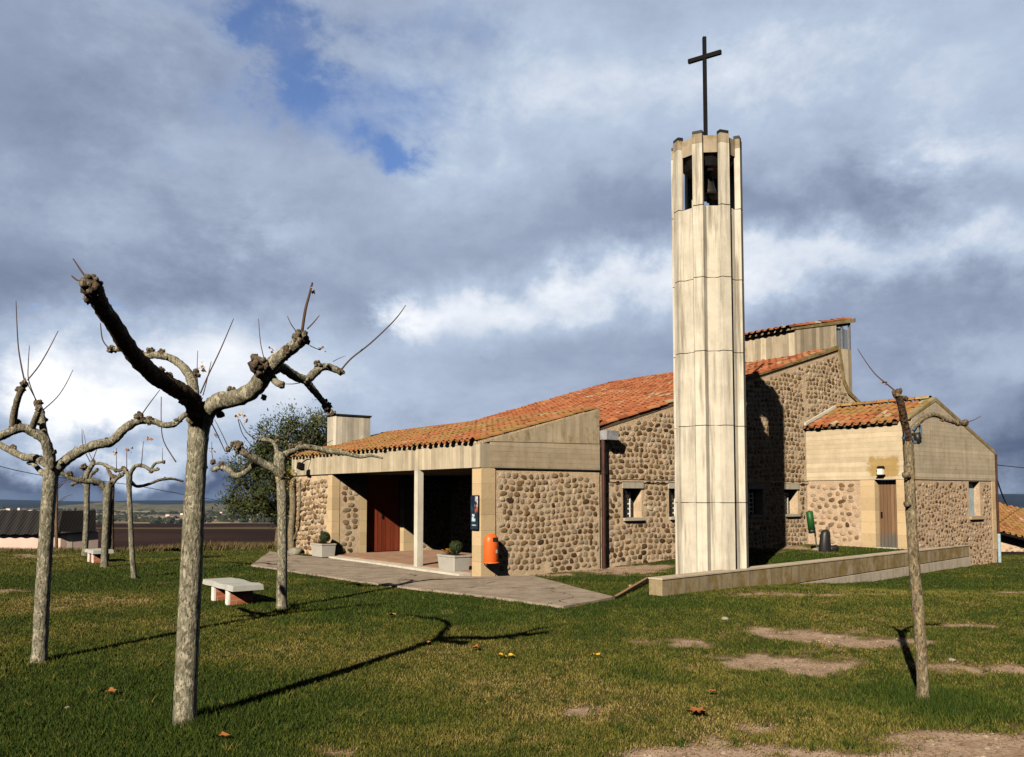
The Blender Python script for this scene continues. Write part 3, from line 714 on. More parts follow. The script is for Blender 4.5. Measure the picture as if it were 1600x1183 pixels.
# ------------------------------------------------------------------ building helpers
def cobbles(mb, f, a0, a1, b0f, b1f, skip=(), pw=.172, ph=.124, prot=(.007, .019), fill=.86, seed=0, jit=.26):
    """rows of river cobbles on a wall: f(a,b,depth) -> point; b1f(a) upper limit"""
    rg = np.random.default_rng(seed)
    bmax = max(b1f(v) for v in np.linspace(a0, a1, 40)); bmin = min(b0f(a0), b0f(a1))
    C = []
    nb = int((bmax - bmin) / ph) + 1
    for j in range(nb + 1):
        a = a0 - pw * (.5 * (j % 2) + .25 + .25 * rg.random())
        while a < a1 + pw:
            wv = pw * (.62 + .76 * rg.random()); ca = a + wv / 2 + (rg.random() - .5) * pw * .08; a += wv
            cb = bmin + (j + .5) * ph + (rg.random() - .5) * ph * jit + ph * .45 * sin(ca * 1.7 + seed) * sin(ca * .6)
            ra = wv * .5 * (.70 + .2 * rg.random()); rb = ph * .5 * (.68 + .28 * rg.random())
            if ca - ra < a0 + .01 or ca + ra > a1 - .01 or cb - rb < b0f(ca) + .01 or cb + rb > b1f(ca) - .015: continue
            if any(ca + ra > s[0] and ca - ra < s[1] and cb + rb > s[2] and cb - rb < s[3] for s in skip): continue
            if rg.random() > .985: continue
            C.append((ca, cb, ra * fill / .82, rb * fill / .82))
    n = 9
    for ca, cb, ra, rb in C:
        h = prot[0] + (prot[1] - prot[0]) * rg.random(); rot = (rg.random() - .5) * .7; ex = .75 + .25 * rg.random(); ph0 = rg.random() * 6
        V = []; wob = 1 + rg.normal(0, .07, n)
        tl = (rg.random() - .5) * .7
        for rr, hh in ((1.0, -.3), (.96, .45), (.80, .85), (.45, 1.0)):
            for k in range(n):
                th = 2 * pi * k / n + ph0
                q = rr * wob[k] * (1 + .10 * sin(2 * th + ph0 * 3) + .08 * sin(3 * th + ph0))
                x = ra * q * math.copysign(abs(cos(th)) ** ex, cos(th)); y = rb * q * math.copysign(abs(sin(th)) ** ex, sin(th))
                x, y = x * cos(rot) - y * sin(rot) * .8, x * sin(rot) * .8 + y * cos(rot)
                V.append(f(ca + x, cb + y, h * hh * (1 + tl * x / ra * .6)))
        V.append(f(ca, cb, h * 1.03))
        F = [(i * n + k, i * n + (k + 1) % n, (i + 1) * n + (k + 1) % n, (i + 1) * n + k) for i in range(3) for k in range(n)] + [(3 * n + k, 3 * n + (k + 1) % n, 4 * n) for k in range(n)]
        mb.add(V, F, float(rg.random()))
def wall_panel(mb, f, a0, a1, b0, b1f, holes=(), breaks=(), depth=.3, thick=None):
    """front face with rectangular openings and their reveals"""
    br = sorted({a0, a1, *[x for x in breaks if a0 < x < a1], *[h[0] for h in holes], *[h[1] for h in holes]})
    for l, r in zip(br[:-1], br[1:]):
        hs = sorted([h for h in holes if h[0] < (l + r) / 2 < h[1]], key=lambda h: h[2])
        z = (b0, b0)
        for h in hs:
            mb.add([f(l, z[0], 0), f(r, z[1], 0), f(r, h[2], 0), f(l, h[2], 0)], [(0, 1, 2, 3)]); z = (h[3], h[3])
        mb.add([f(l, z[0], 0), f(r, z[1], 0), f(r, b1f(r - 1e-6), 0), f(l, b1f(l + 1e-6), 0)], [(0, 1, 2, 3)])
    for h in holes:
        q = [(h[0], h[2]), (h[1], h[2]), (h[1], h[3]), (h[0], h[3])]
        for i in range(4):
            p, p2 = q[i], q[(i + 1) % 4]
            mb.add([f(*p, 0), f(*p2, 0), f(*p2, -depth), f(*p, -depth)], [(0, 1, 2, 3)])
def tiles(mb, O, E, U, nE, nU, pe=.225, pu=.33, seed=0, eave_gap=True):
    """barrel tiles: O eave corner, E unit along the eave, U unit up the slope"""
    rg = np.random.default_rng(seed)
    O = np.asarray(O, float); E = np.asarray(E, float); U = np.asarray(U, float); N = np.cross(E, U); N /= np.linalg.norm(N)
    if N[2] < 0: N = -N
    K = 7
    for i in range(nE):
        wig = rg.normal(0, .006)
        for j in range(nU):
            e0 = (i + .5) * pe + wig + rg.normal(0, .007); u0 = j * pu + rg.normal(0, .012); ln = pu + .07
            r0, r1 = .084, .074; lift0 = .026 + rg.normal(0, .005); lift1 = .012; sk = rg.normal(0, .008)
            tone = float(np.clip(rg.normal(.5, .24), 0, 1)); V = []
            for (uu, rr, lf, ee) in ((u0, r0, lift0, e0), (u0 + ln, r1, lift1, e0 + sk)):
                for k in range(K):
                    a = pi * k / (K - 1)
                    V.append(O + E * (ee + rr * cos(a)) + U * uu + N * (lf + rr * .85 * sin(a)))
            mb.add(V, [(k, k + 1, K + k + 1, K + k) for k in range(K - 1)], tone)
            # lip giving the tile's thickness at its lower end
            V2 = V[:K] + [O + E * (e0 + (r0 - .014) * cos(pi * k / (K - 1))) + U * (u0 + .003) + N * (lift0 + (r0 - .014) * .85 * sin(pi * k / (K - 1))) for k in range(K)]
            mb.add(V2, [(k, K + k, K + k + 1, k + 1) for k in range(K - 1)], tone)
            # channel tile between covers
            tone = float(np.clip(rg.normal(.42, .22), 0, 1)); ec = e0 + pe / 2; V = []
            for uu, lf in ((u0 - .05, .022), (u0 + ln - .05, .0)):
                for k in range(5):
                    a = pi * k / 4
                    V.append(O + E * (ec + .085 * cos(a)) + U * uu + N * (lf + .05 - .05 * sin(a)))
            mb.add(V, [(k, 5 + k, 6 + k, k + 1) for k in range(4)], tone)
def chan(u):  # unit
    u = np.asarray(u, float); return u / np.linalg.norm(u)

# ------------------------------------------------------------------ church
church = thing('church', 'low stone and concrete church with red tiled roofs and a recessed porch', 'church', (CX, CY, 0), PHI)
ZB, ZE, SL, SR, TP = 2.186, 2.70, 9.41, 6.81, 3.18
side = lambda a, b, d: (a, -d, b)              # wall facing the camera side (s = 0)
front = lambda a, b, d: (-d, a, b)             # porch front (t = 0); a = s
porch_top = lambda t: 2.70 + .262 * t
nave_top = lambda t: 3.13 + .2877 * (t - TP)
# porch side wall of cobbles
mb = MB(); mb.box(.33, TP, .0, .30, -.1, ZB - .02); mb.build('porch_side_wall', M['mortar'], church)
o = bpy.data.objects['porch_side_wall']
mb = MB(); cobbles(mb, side, .34, TP - .02, lambda a: .0, lambda a: ZB - .03, seed=3); mb.build('cobblestones', M['stone'], o, True)
# corner pier of sandstone
mb = MB(); mb.box(-.02, .325, -.018, .30, -.1, ZB - .004); pier = mb.build('corner_pier', M['ashlar'], church)
# left front wall
mb = MB(); mb.box(0, .35, 7.06, SL, -.2, ZB - .02); lw = mb.build('front_wall', M['mortar'], church)
mb = MB(); cobbles(mb, front, 7.07, SL - .03, lambda a: 0, lambda a: ZB - .03, seed=5, pw=.215, ph=.135, prot=(.02, .05), fill=.93); mb.build('cobblestones', M['stone_g'] if False else M['stone'], lw, True)
mb = MB(); mb.box(-.015, .20, SR, 7.055, -.1, ZB - .004); mb.build('porch_pier', M['ashlar'], church)
for u0_, u1_, v1_ in ((.80, 1.0, 7.0), (2.14, 2.52, 7.2)):
    mb = MB(); mb.box(u0_, u1_, SR, v1_, -.1, ZB - .004); mb.build('porch_pier', M['ashlar'], church)
inner = lambda a, b, d: (a, SR + .012 - d, b)
for u0_, u1_, v1_, sd_ in ((.205, .795, 7.055, 8), (2.525, 3.7, 7.2, 9)):
    mb = MB(); mb.box(u0_, u1_, SR + .012, v1_, -.1, ZB - .02); iw = mb.build('porch_inner_wall', M['mortar'], church)
    mb = MB(); cobbles(mb, inner, u0_ + .015, u1_ - .015, lambda a: .1, lambda a: ZB - .03, seed=sd_, pw=.21, ph=.15); mb.build('cobblestones', M['stone'], iw, True)
# door leaf set back in the porch side
mb = MB(); mb.box(1.005, 2.135, SR + .20, SR + .26, .1, ZB - .004); dr = mb.build('door', M['door'], church); tag(dr, 'red brown plank door inside the dark porch')
mb = MB(); mb.box(1.55, 1.59, SR + .165, SR + .199, 1.0, 1.22); mb.build('handle', M['iron'], dr)
# back wall of the porch with two piers
mb = MB(); mb.box(3.70, 3.9, .3, 7.2, -.1, ZB - .004); bw = mb.build('porch_back_wall', M['mortar'], church)
back = lambda a, b, d: (3.70 - d, a, b)
mb = MB(); cobbles(mb, back, .9, 6.7, lambda a: .1, lambda a: ZB - .1, seed=12, pw=.21, ph=.15); mb.build('cobblestones', M['stone'], bw, True)
mb = MB(); mb.box(3.45, 3.695, .62, .95, .1, ZB - .006); mb.build('porch_back_pier', M['ashlar_g'], church)
mb = MB(); mb.box(-.02, 3.7, .31, SR - .005, -.05, .095); mb.build('porch_floor', M['floor'], church)
mb = MB(); mb.box(-.30, -.025, .34, SR + .03, -.08, .075); mb.build('porch_step', M['pale'], church)
mb = MB(); mb.box(-.10, .045, 2.30, 2.445, .0, ZB - .004); mb.build('column', M['pale'], church)
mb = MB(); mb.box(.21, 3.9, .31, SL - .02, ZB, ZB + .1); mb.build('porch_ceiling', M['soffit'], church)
mb = MB(); mb.box(-.05, .205, -.02, SL + .02, ZB + .002, ZE - .03); mb.build('fascia', M['front'], church)
# concrete gable over the side wall: horizontal boards below, vertical above
mb = MB(); mb.plate([(.207, ZB + .004), (TP, ZB + .004), (TP, ZE + .06), (.207, ZE + .002)], side, -.28, .022); mb.build('gable_band', M['side_h'], church)
mb = MB(); mb.plate([(.02, ZE - .028), (.207, ZE + .016), (TP, ZE + .072), (TP, porch_top(TP) - .0), (.02, porch_top(0) - .0)], side, -.28, .012); mb.build('gable', M['side_v'], church)
mb = MB(); mb.box(TP - .14, TP, .29, SL, ZB + .11, porch_top(TP) - .02); mb.build('porch_end_wall', M['side_v'], church)
mb = MB(); mb.box(.3, TP - .02, -.03, .0, ZB - .016, ZB + .0, fn=lambda x, y, z: (x, y, z)); mb.build('shadow_joint', M['dark'], church)
# porch roof
sl = chan((1, 0, .262))
mb = MB(); mb.plate([(-.06, porch_top(-.06) - .02), (TP, porch_top(TP) - .02), (TP, porch_top(TP) + .03), (-.06, porch_top(-.06) + .03)], lambda a, b, d: (a, d, b), .02, SL)
rf = mb.build('porch_roof', M['mortar'], church)
mb = MB(); tiles(mb, (-.11, -.02, porch_top(-.11) + .03), (0, 1, 0), sl, 42, 10, seed=21); mb.build('roof_tiles', M['tile_m'], rf)
# nave
wins = [(c - .30, c + .30, 1.12, 1.79) for c in (4.24, 5.76, 7.26, 8.77, 10.30)]
nave = lambda a, b, d: (a, .04 - d, b)
drop = [(12.70, 5.88), (12.82, 5.40), (12.93, 4.92), (13.17, 4.62), (13.8, 4.33)]
ntop = lambda t: nave_top(t) if t <= 12.7 else float(np.interp(t, [p[0] for p in drop], [p[1] for p in drop]))
mb = MB(); wall_panel(mb, nave, TP + .005, 13.8, -.1, lambda t: ntop(t) - .01, wins, [12.7] + [p[0] for p in drop])
nw = mb.build('nave_wall', M['mortar'], church)
mb = MB(); cobbles(mb, nave, TP + .14, 11.0, lambda a: .0 + .2 * sstep(4, 9, a), lambda a: ntop(a) - .10, skip=[(w0 - .04, w1 + .04, z0 - .1, z1 + .19) for w0, w1, z0, z1 in wins], seed=31)
mb.build('cobblestones', M['stone'], nw, True)
mb = MB(); cobbles(mb, nave, 11.02, 13.3, lambda a: 2.2, lambda a: ntop(a) - .10, seed=32); mb.build('cobblestones', M['stone'], nw, True)
for i, (a0, a1, z0, z1) in enumerate(wins):
    mb = MB(); mb.plate([(a0, z0), (a1, z0), (a1, z1), (a0, z1)], nave, -.30, -.26); wn = mb.build('window', M['glass'], church)
    mb = MB(); mb.plate([(a0 - .03, z1 + .003), (a1 + .04, z1 + .003), (a1 + .04, z1 + .155), (a0 - .03, z1 + .155)], nave, -.2, .035); mb.build('lintel', M['trim'], wn)
    mb = MB(); mb.plate([(a0 + .0, z0 - .065), (a1 + .02, z0 - .065), (a1 + .02, z0 - .003), (a0, z0 - .003)], nave, -.2, .07); mb.build('sill', M['trim'], wn)
    mb = MB()
    for k in range(5): mb.plate([(a0 + .02, z0 + .07 + k * .115), (a0 + .45, z0 + .07 + k * .115), (a0 + .45, z0 + .105 + k * .115), (a0 + .02, z0 + .105 + k * .115)], nave, -.22, -.19)
    for k in range(3): mb.plate([(a0 + .06 + k * .16, z0 + .01), (a0 + .085 + k * .16, z0 + .01), (a0 + .085 + k * .16, z1 - .08), (a0 + .06 + k * .16, z1 - .08)], nave, -.185, -.165)
    mb.build('grille', M['white'], wn)
mb = MB(); mb.box(12.72, 12.86, .05, SL, -.2, 5.86); mb.box(.35, 12.71, SL - .2, SL, -.2, 2.6); mb.plate([(TP, 2.6), (12.71, 2.6), (12.71, nave_top(12.71) - .05), (TP, nave_top(TP) - .05)], lambda a, b, d: (a, d, b), SL - .2, SL); mb.build('rear_wall', M['mortar'], church)
mb = MB(); mb.plate([(TP + .01, nave_top(TP) - .06), (12.75, nave_top(12.75) - .06), (12.75, nave_top(12.75) + .02), (TP + .01, nave_top(TP) + .02)], lambda a, b, d: (a, d, b), .03, SL + .02)
rf = mb.build('nave_roof', M['board'], church)
sl = chan((1, 0, .2877))
mb = MB(); tiles(mb, (TP - .04, -.03, nave_top(TP - .04) + .02), (0, 1, 0), sl, 42, 30, seed=22); mb.build('roof_tiles', M['tile_n'], rf)
mb = MB(); mb.plate([(8.6, nave_top(8.6) - .0), (12.72, nave_top(12.72) - .0), (12.72, nave_top(12.72) + .13), (8.6, nave_top(8.6) + .05)], side, -.12, .0)
for (a, b), (c, d) in zip(drop[:-1], drop[1:]):
    mb.plate([(a + .0, b - .02), (c, d - .02), (c + .10, d + .05), (a + .10, b + .07)], side, -.22, .0)
mb.build('gable_coping', M['moss'], church)
# clerestory lantern on the ridge
S0, T0, T1, T2 = .96, 12.0, 14.15, 15.0
zl = lambda t: 6.53 + .19 * (t - T0)
mb = MB(); mb.plate([(T0, 5.2), (T1, 4.6), (T1, zl(T1)), (T0, zl(T0))], lambda a, b, d: (a, d, b), S0, 4.4)
mb.box(T1 + .003, T2, S0 + .02, 4.4, 4.2, 6.22); lan = mb.build('clerestory', M['lantern'], church)
for k in (T1 + .38, T2 - .06): mb = MB(); mb.box(k, k + .06, S0 + .03, S0 + .09, 6.22, zl(k) - .06); mb.build('mullion', M['gal'], lan)
for k in (1.9, 2.9, 3.9): mb = MB(); mb.box(T2 - .08, T2 - .02, k, k + .06, 6.22, zl(T2) - .1); mb.build('mullion', M['gal'], lan)
M['pane2'] = mat('slate_glazing', lambda g: (.17, .21, .27), .15, .5)
mb = MB(); mb.box(T1 + .01, T2 - .05, S0 + .11, S0 + .125, 6.22, zl(T1) - .06); mb.build('clerestory_window', M['pane2'], lan)
mb = MB(); mb.plate([(T1 + .005, zl(T1) - .07), (T2, zl(T2) - .07), (T2, zl(T2)), (T1 + .005, zl(T1))], lambda a, b, d: (a, d, b), S0 + .03, 4.4); mb.build('beam', M['iron'], lan)
mb = MB(); mb.plate([(T0 - .1, zl(T0 - .1) + .004), (T2 + .22, zl(T2 + .22) + .004), (T2 + .22, zl(T2 + .22) + .13), (T0 - .1, zl(T0 - .1) + .06)], lambda a, b, d: (a, d, b), S0 - .02, 4.4); lr = mb.build('clerestory_roof', M['moss'], church)
mb = MB(); tiles(mb, (T0 - .2, S0 + .0, zl(T0 - .2) + .08), (0, 1, 0), chan((1, 0, .2)), 15, 10, seed=23); mb.build('roof_tiles', M['tile_n'], lr)
# chimney block on the left of the porch roof
mb = MB(); c0, c1, d0, d1 = 1.02, 2.12, 9.40, 8.80
mb.box(c0, c1, d1, d0, 2.75, 3.94); ch = mb.build('chimney', M['chimney'], church)
mb = MB(); mb.box(c0 - .03, c1 + .03, d1 - .03, d0 + .03, 3.943, 3.99); mb.build('chimney_cap', M['dark'], ch)
# gutter hopper and downpipe
mb = MB(); mb.hexa([(TP + .03, -.22, 2.86), (TP + .36, -.22, 2.86), (TP + .36, .03, 2.86), (TP + .03, .03, 2.86), (TP + .01, -.25, 3.06), (TP + .38, -.25, 3.06), (TP + .38, .03, 3.06), (TP + .01, .03, 3.06)]); mb.build('gutter_hopper', M['zinc'], church)
mb = MB(); mb.tube([(TP + .07, -.055, 2.87), (TP + .07, -.055, .02)], [.048, .048], 12, sub=1)
for z in (2.1, 1.3, .5): mb.tube([(TP + .07, -.055, z), (TP + .07, -.055, z + .04)], [.06, .06], 12, sub=1)
mb.build('downpipe', M['brownpipe'], church)
mb = MB(); mb.tube([(TP + .2, -.03, 2.86), (TP + .19, -.04, 2.1), (TP + .25, -.03, 2.0), (5.5, -.03, 1.985), (9.0, -.03, 1.99), (11.0, -.03, 2.0)], [.011] * 6, 6); mb.build('cable', M['wire'], church)

# ------------------------------------------------------------------ annex
TA, WA_, TB = 11.05, 2.823, 15.85
annex = thing('annex', 'small gabled stone annex with weathered plank door beyond the tower', 'building', (CX, CY, 0), PHI)
af = lambda a, b, d: (TA - d, a, b)
asd = lambda a, b, d: (a, -WA_ - d, b)
azj = 2.035
pk = (12.53, 4.09)
atop = lambda t: float(np.interp(t, [TA, pk[0], TB], [3.50, pk[1], 2.79]))
door_h = (-2.53, -1.95, .3, 2.0)
mb = MB(); wall_panel(mb, af, -1.55, .04, -.3, lambda a: azj - .012)
wall_panel(mb, asd, TA + .22, TB - .22, -.6, lambda a: azj - .012, [(14.28, 14.92, 1.06, azj - .03)], depth=.2); wl = mb.build('stone_wall', M['mortar_p'], annex)
mb = MB(); cobbles(mb, af, -1.54, .03, lambda a: .3, lambda a: azj - .02, seed=41, pw=.23, ph=.16, prot=(.006, .02), fill=.72, jit=.6)
mb.build('cobblestones', M['stone'], wl, True); mb = MB(); cobbles(mb, asd, TA + .24, TB - .24, lambda a: -.45, lambda a: azj - .02, skip=[(14.2, 15.0, .95, 2.2)], seed=42, pw=.155, ph=.115, prot=(.006, .022), fill=.70, jit=.7); mb.build('cobblestones', M['stone'], wl, True)
mb = MB(); mb.box(TA - .012, TA + .3, -1.95, -1.555, -.2, azj - .004); mb.build('door_jamb', M['ashlar'], annex)
mb = MB(); mb.box(TA - .012, TA + .215, -WA_ - .012, -2.53, -.3, azj - .004); mb.build('door_jamb', M['ashlar'], annex)
mb = MB(); mb.box(TB - .215, TB, -WA_ - .012, -WA_ + .2, .10, azj - .004); mb.build('corner_pier', M['ashlar'], annex)
mb = MB(); mb.box(TB - .2, TB - .01, -WA_ + .0, -WA_ + .2, -.9, .095); mb.build('corner_footing', M['mortar_p'], annex)
mb = MB(); mb.box(TA + .17, TA + .22, -2.525, -1.955, .30, azj - .01); dr = mb.build('door', M['door2'], annex); tag(dr, 'weathered grey brown plank door')
mb = MB(); mb.box(TA + .14, TA + .168, -2.05, -2.01, 1.05, 1.2); mb.build('handle', M['iron'], dr)
mb = MB(); mb.box(TA - .10, TA + .3, -2.54, -1.94, .1, .297); mb.build('threshold', M['pale'], annex)
mb = MB(); mb.box(TA - .025, TA + .26, -WA_ - .03, .03, azj, 3.50); mb.build('front_panel', M['annex_front'], annex)
mb = MB(); mb.plate([(TA + .262, azj), (TB + .02, azj), (TB + .02, atop(TB)), (pk[0], pk[1]), (TA + .262, atop(TA + .262))], asd, -.25, .022); mb.build('gable_panel', M['annex_side'], annex)
mb = MB(); mb.box(TB - .2, TB, -WA_ + .22, .03, -.6, 2.78); mb.build('rear_wall', M['mortar_p'], annex)
mb = MB(); mb.plate([(TB + .03, atop(TB) + .004), (TB + .03, atop(TB) + .10), (pk[0], pk[1] + .11), (pk[0], pk[1] + .004)], asd, -.22, .035)
mb.plate([(TA + .1, atop(TA + .1) + .004), (pk[0] - .002, pk[1] + .004), (pk[0] - .002, pk[1] + .10), (TA + .1, atop(TA + .1) + .05)], asd, -.2, .035); mb.build('verge_coping', M['moss'], annex)
e1 = (3.50 - pk[1]) / (TA - pk[0]); e2 = (2.79 - pk[1]) / (TB - pk[0])
mb = MB(); mb.plate([(TA - .08, 3.50 - .03 - .08 * e1), (pk[0], pk[1] - .03), (TB + .05, 2.74), (TB + .05, 2.80), (pk[0], pk[1] + .02), (TA - .08, 3.52 - .08 * e1)], lambda a, b, d: (a, d, b), -WA_ + .18, .04); rf = mb.build('annex_roof', M['board'], annex)
mb = MB(); tiles(mb, (TA - .11, -WA_ + .12, 3.51 - .11 * e1), (0, 1, 0), chan((1, 0, e1)), 13, 5, seed=51); tiles(mb, (TB + .06, -WA_ + .12, 2.79), (0, 1, 0), chan((-1, 0, -e2)), 13, 11, seed=52)
for k in range(8): 
    V = []
    for ss in (-WA_ + .1 + k * .36, -WA_ + .1 + k * .36 + .4):
        for q in range(7): V.append((pk[0] + .1 * cos(pi * q / 6), ss, pk[1] + .09 + .08 * sin(pi * q / 6)))
    mb.add(V, [(q, q + 1, 8 + q, 7 + q) for q in range(6)], random.random())
mb.build('roof_tiles', M['tile_m'], rf)
# pale flashing where the annex roof meets the nave wall
mb = MB(); mb.plate([(TA - .1, 3.50 + .06), (pk[0], pk[1] + .08), (pk[0], pk[1] + .16), (TA - .1, 3.64)], side, -.03, .035); mb.build('flashing', M['pale'], annex)
# annex side window
mb = MB(); mb.plate([(14.28, 1.06), (14.92, 1.06), (14.92, azj - .03), (14.28, azj - .03)], asd, -.2, -.16); wn = mb.build('window', M['pane'], annex); tag(wn, 'narrow window with a pale blue shutter')
mb = MB(); mb.plate([(14.25, .97), (14.98, .97), (14.98, 1.055), (14.25, 1.055)], asd, -.2, .07); mb.build('sill', M['ashlar_g'], wn)
mb = MB(); mb.tube([(TB + .03, -WA_ - .04, 2.8), (TB + .03, -WA_ - .04, .55)], [.035, .035], 10, sub=1); mb.build('downpipe', M['brownpipe'], annex)
mb = MB(); mb.tube([(TB + .03, -WA_ - .05, .54), (TB + .03, -WA_ - .05, -.75)], [.045, .045], 10, sub=1); mb.build('lower_pipe', M['pane'], annex)

# lamp above the annex door
lp = thing('wall_lamp', 'small square lantern on the concrete above the weathered annex door', 'wall lamp', W(TA - .03, -2.17, 2.26), PHI)
mb = MB(); mb.box(-.11, -.01, -.10, .10, -.13, -.10); mb.build('tray', M['iron'], lp)
mb = MB(); mb.box(-.10, -.015, -.07, .07, -.098, .06); mb.build('globe', M['white'], lp)
mb = MB(); mb.hexa([(-.12, -.09, .062), (-.005, -.09, .062), (-.005, .09, .062), (-.12, .09, .062), (-.08, -.06, .12), (-.005, -.06, .12), (-.005, .06, .12), (-.08, .06, .12)]); mb.build('hood', M['iron'], lp)

# floodlight on the fascia at the left
fl = thing('floodlight', 'dark floodlight on a bracket at the left end of the porch fascia', 'floodlight', W(-.06, 8.1, 2.5), PHI)
mb = MB(); mb.tube([(0, 0, .12), (-.12, .0, .10), (-.25, .02, .0)], [.016, .016, .016], 8); mb.build('bracket', M['iron'], fl)
mb = MB(); mb.hexa([(-.36, -.10, -.13), (-.22, -.10, -.20), (-.22, .12, -.20), (-.36, .12, -.13), (-.34, -.08, .03), (-.20, -.08, -.02), (-.20, .10, -.02), (-.34, .10, .03)]); mb.build('housing', M['iron'], fl)

# ------------------------------------------------------------------ bell tower
TX, TY = 3.77, 16.10
tower = thing('bell_tower', 'tall fluted pale concrete bell tower topped by a dark cross', 'bell tower', (TX, TY, 0))
toward = math.atan2(-TY, -TX)
ANG = [toward + radians(a) for a in (-14, 31, 76, 121, 166, 211, 256, 301)]
R1, R2 = .675, .575
def star(r1=R1, r2=R2):
    pts = []
    for a in ANG:
        for da, r in ((-13, r2), (-8.0, r1), (8.0, r1), (13, r2)): pts.append((r * cos(a + radians(da)), r * sin(a + radians(da))))
    return pts
JZ = [.02, 1.507, 2.925, 4.305, 5.685, 7.045]
for z0, z1 in zip(JZ[:-1], JZ[1:]):
    mb = MB(); mb.prism(star(), z0, z1 - .014); mb.build('tower_segment', M['tower'], tower)
mb = MB(); mb.lathe([(.56, .03), (.56, 7.03)], n=24); mb.build('core', M['tower'], tower)
for a in ANG:
    ca, sa = cos(a), sin(a)
    pl = [(r * cos(a + radians(d)), r * sin(a + radians(d))) for d, r in ((-9.0, .565), (-9.5, .60), (-8.0, R1), (8.0, R1), (9.5, .60), (9.0, .565))]
    mb = MB(); mb.prism(pl, 7.048, 8.22); pr = mb.build('belfry_pillar', M['tower'], tower)
    mb = MB(); mb.prism(pl, 8.223, 8.40); mb.build('pillar_head', M['crown'], pr)
    mb = MB(); mb.prism([(r * cos(a + radians(d)), r * sin(a + radians(d))) for d, r in ((-10, .56), (-8, R1 - .01), (8, R1 - .01), (10, .56))], 8.403, 8.465); mb.build('cap', M['dark'], pr)
for i in range(8):
    mb = MB(); a, b = ANG[i], ANG[(i + 1) % 8]
    q = [(r * cos(x), r * sin(x)) for x, r in ((a + radians(9.6), .54), (a + radians(9.6), .585), (b - radians(9.6), .585), (b - radians(9.6), .54))]
    mb.prism(q, 8.06, 8.385); mb.build('belfry_lintel', M['crown'], tower)
mb = MB(); mb.prism([(.53 * cos(a), .53 * sin(a)) for a in [toward + radians(45 * k + 8.5) for k in range(8)]], 8.13, 8.37); mb.build('belfry_slab', M['tower'], tower)
mb = MB(); mb.prism([(.56 * cos(a), .56 * sin(a)) for a in [toward + radians(15 * k) for k in range(24)]], 7.032, 7.044); mb.build('belfry_floor', M['pale'], tower)
mb = MB(); mb.box(-.034, .034, -.034, .034, 8.372, 10.60); cr = mb.build('cross', M['iron'], tower)
mb = MB(); d = chan((.83, -.56, 0)); pz = np.array([-d[1], d[0], 0])
V = [d * sx * .335 + pz * sy * .033 + np.array([0, 0, 10.20 + zz * .04]) for zz in (-1, 1) for sx, sy in ((-1, -1), (1, -1), (1, 1), (-1, 1))]
mb.hexa(V); mb.build('cross_arm', M['iron'], cr)
mb = MB(); mb.lathe([(.05, 8.125), (.53, 8.125), (.53, 8.05), (.40, 7.88), (.36, 7.88), (.05, 8.0)], n=24); mb.build('belfry_hopper', M['dark'], tower)
bell = thing('bell', 'dark bronze bell hanging in the open top of the concrete tower', 'bell', (TX, TY, 7.40))
mb = MB(); mb.lathe([(.02, .40), (.10, .39), (.13, .33), (.155, .2), (.19, .10), (.25, .0), (.22, .0), (.16, .12), (.12, .28), (.02, .35)], n=20); mb.build('bell_body', M['bronze'], bell, True)
mb = MB(); mb.box(-.05, .05, -.34, .34, .40, .455); mb.tube([(0, 0, .45), (0, 0, .62)], [.04, .04], 8, sub=1); mb.build('yoke', M['iron'], bell)
mb = MB(); mb.tube([(0, 0, .4), (.04, .02, -.03)], [.015, .02], 8, sub=1); mb.ball((.05, .025, -.06), .05, 8, 6, 0); mb.build('clapper', M['iron'], bell)

# ------------------------------------------------------------------ low wall, edging board
lowwall = thing('low_wall', 'low moss stained concrete retaining wall in front of the bell tower', 'wall', (LWA[0], LWA[1], 0))
LWL = np.linalg.norm(LWB - LWA)
def lwp(l, d, z): 
    q = LWD * l + LWN * d; return (q[0], q[1], z)
def lwbox(mb, l0, l1, d0, d1, z0a, z0b, z1):
    mb.hexa([lwp(l0, d0, z0a), lwp(l1, d0, z0b), lwp(l1, d1, z0b), lwp(l0, d1, z0a), lwp(l0, d0, z1), lwp(l1, d0, z1), lwp(l1, d1, z1), lwp(l0, d1, z1)])
mb = MB(); lwbox(mb, 0, LWL, 0, .27, -.12, -.015, .262); mb.build('upper_course', M['lowwall'], lowwall)
mb = MB(); lwbox(mb, -.01, LWL, -.012, .28, .265, .265, .288); mb.build('coping', M['lowtop'], lowwall)
mb = MB(); lwbox(mb, .4, LWL, -.05, .25, -.9, -.9, -.12); 
V = [lwp(.4, -.045, -.9), lwp(LWL, -.045, -.9), lwp(LWL, .25, -.9), lwp(.4, .25, -.9), lwp(.4, -.045, -.135), lwp(LWL, -.045, -.035), lwp(LWL, .25, -.035), lwp(.4, .25, -.135)]
mb = MB(); mb.hexa(V); mb.build('lower_course', M['lowwall2'], lowwall)
a = gnd(958, 938); b = gnd(1012, 913)
ed = np.array([b[0] - a[0], b[1] - a[1]]); eL = np.linalg.norm(ed)
eb = thing('edging_board', 'brown timber edging board between the path and the low wall', 'timber board', (a[0], a[1], 0), math.atan2(ed[1], ed[0]))
mb = MB(); mb.hexa([(0, -.03, -.05), (eL, -.03, -.05), (eL, .03, -.05), (0, .03, -.05), (0, -.03, .045), (eL, -.03, .13), (eL, .03, .13), (0, .03, .045)]); mb.build('plank', M['timber'], eb)
mb = MB(); mb.box(eL * .55, eL * .55 + .05, .032, .08, -.1, .1); mb.build('stake', M['timber'], eb)

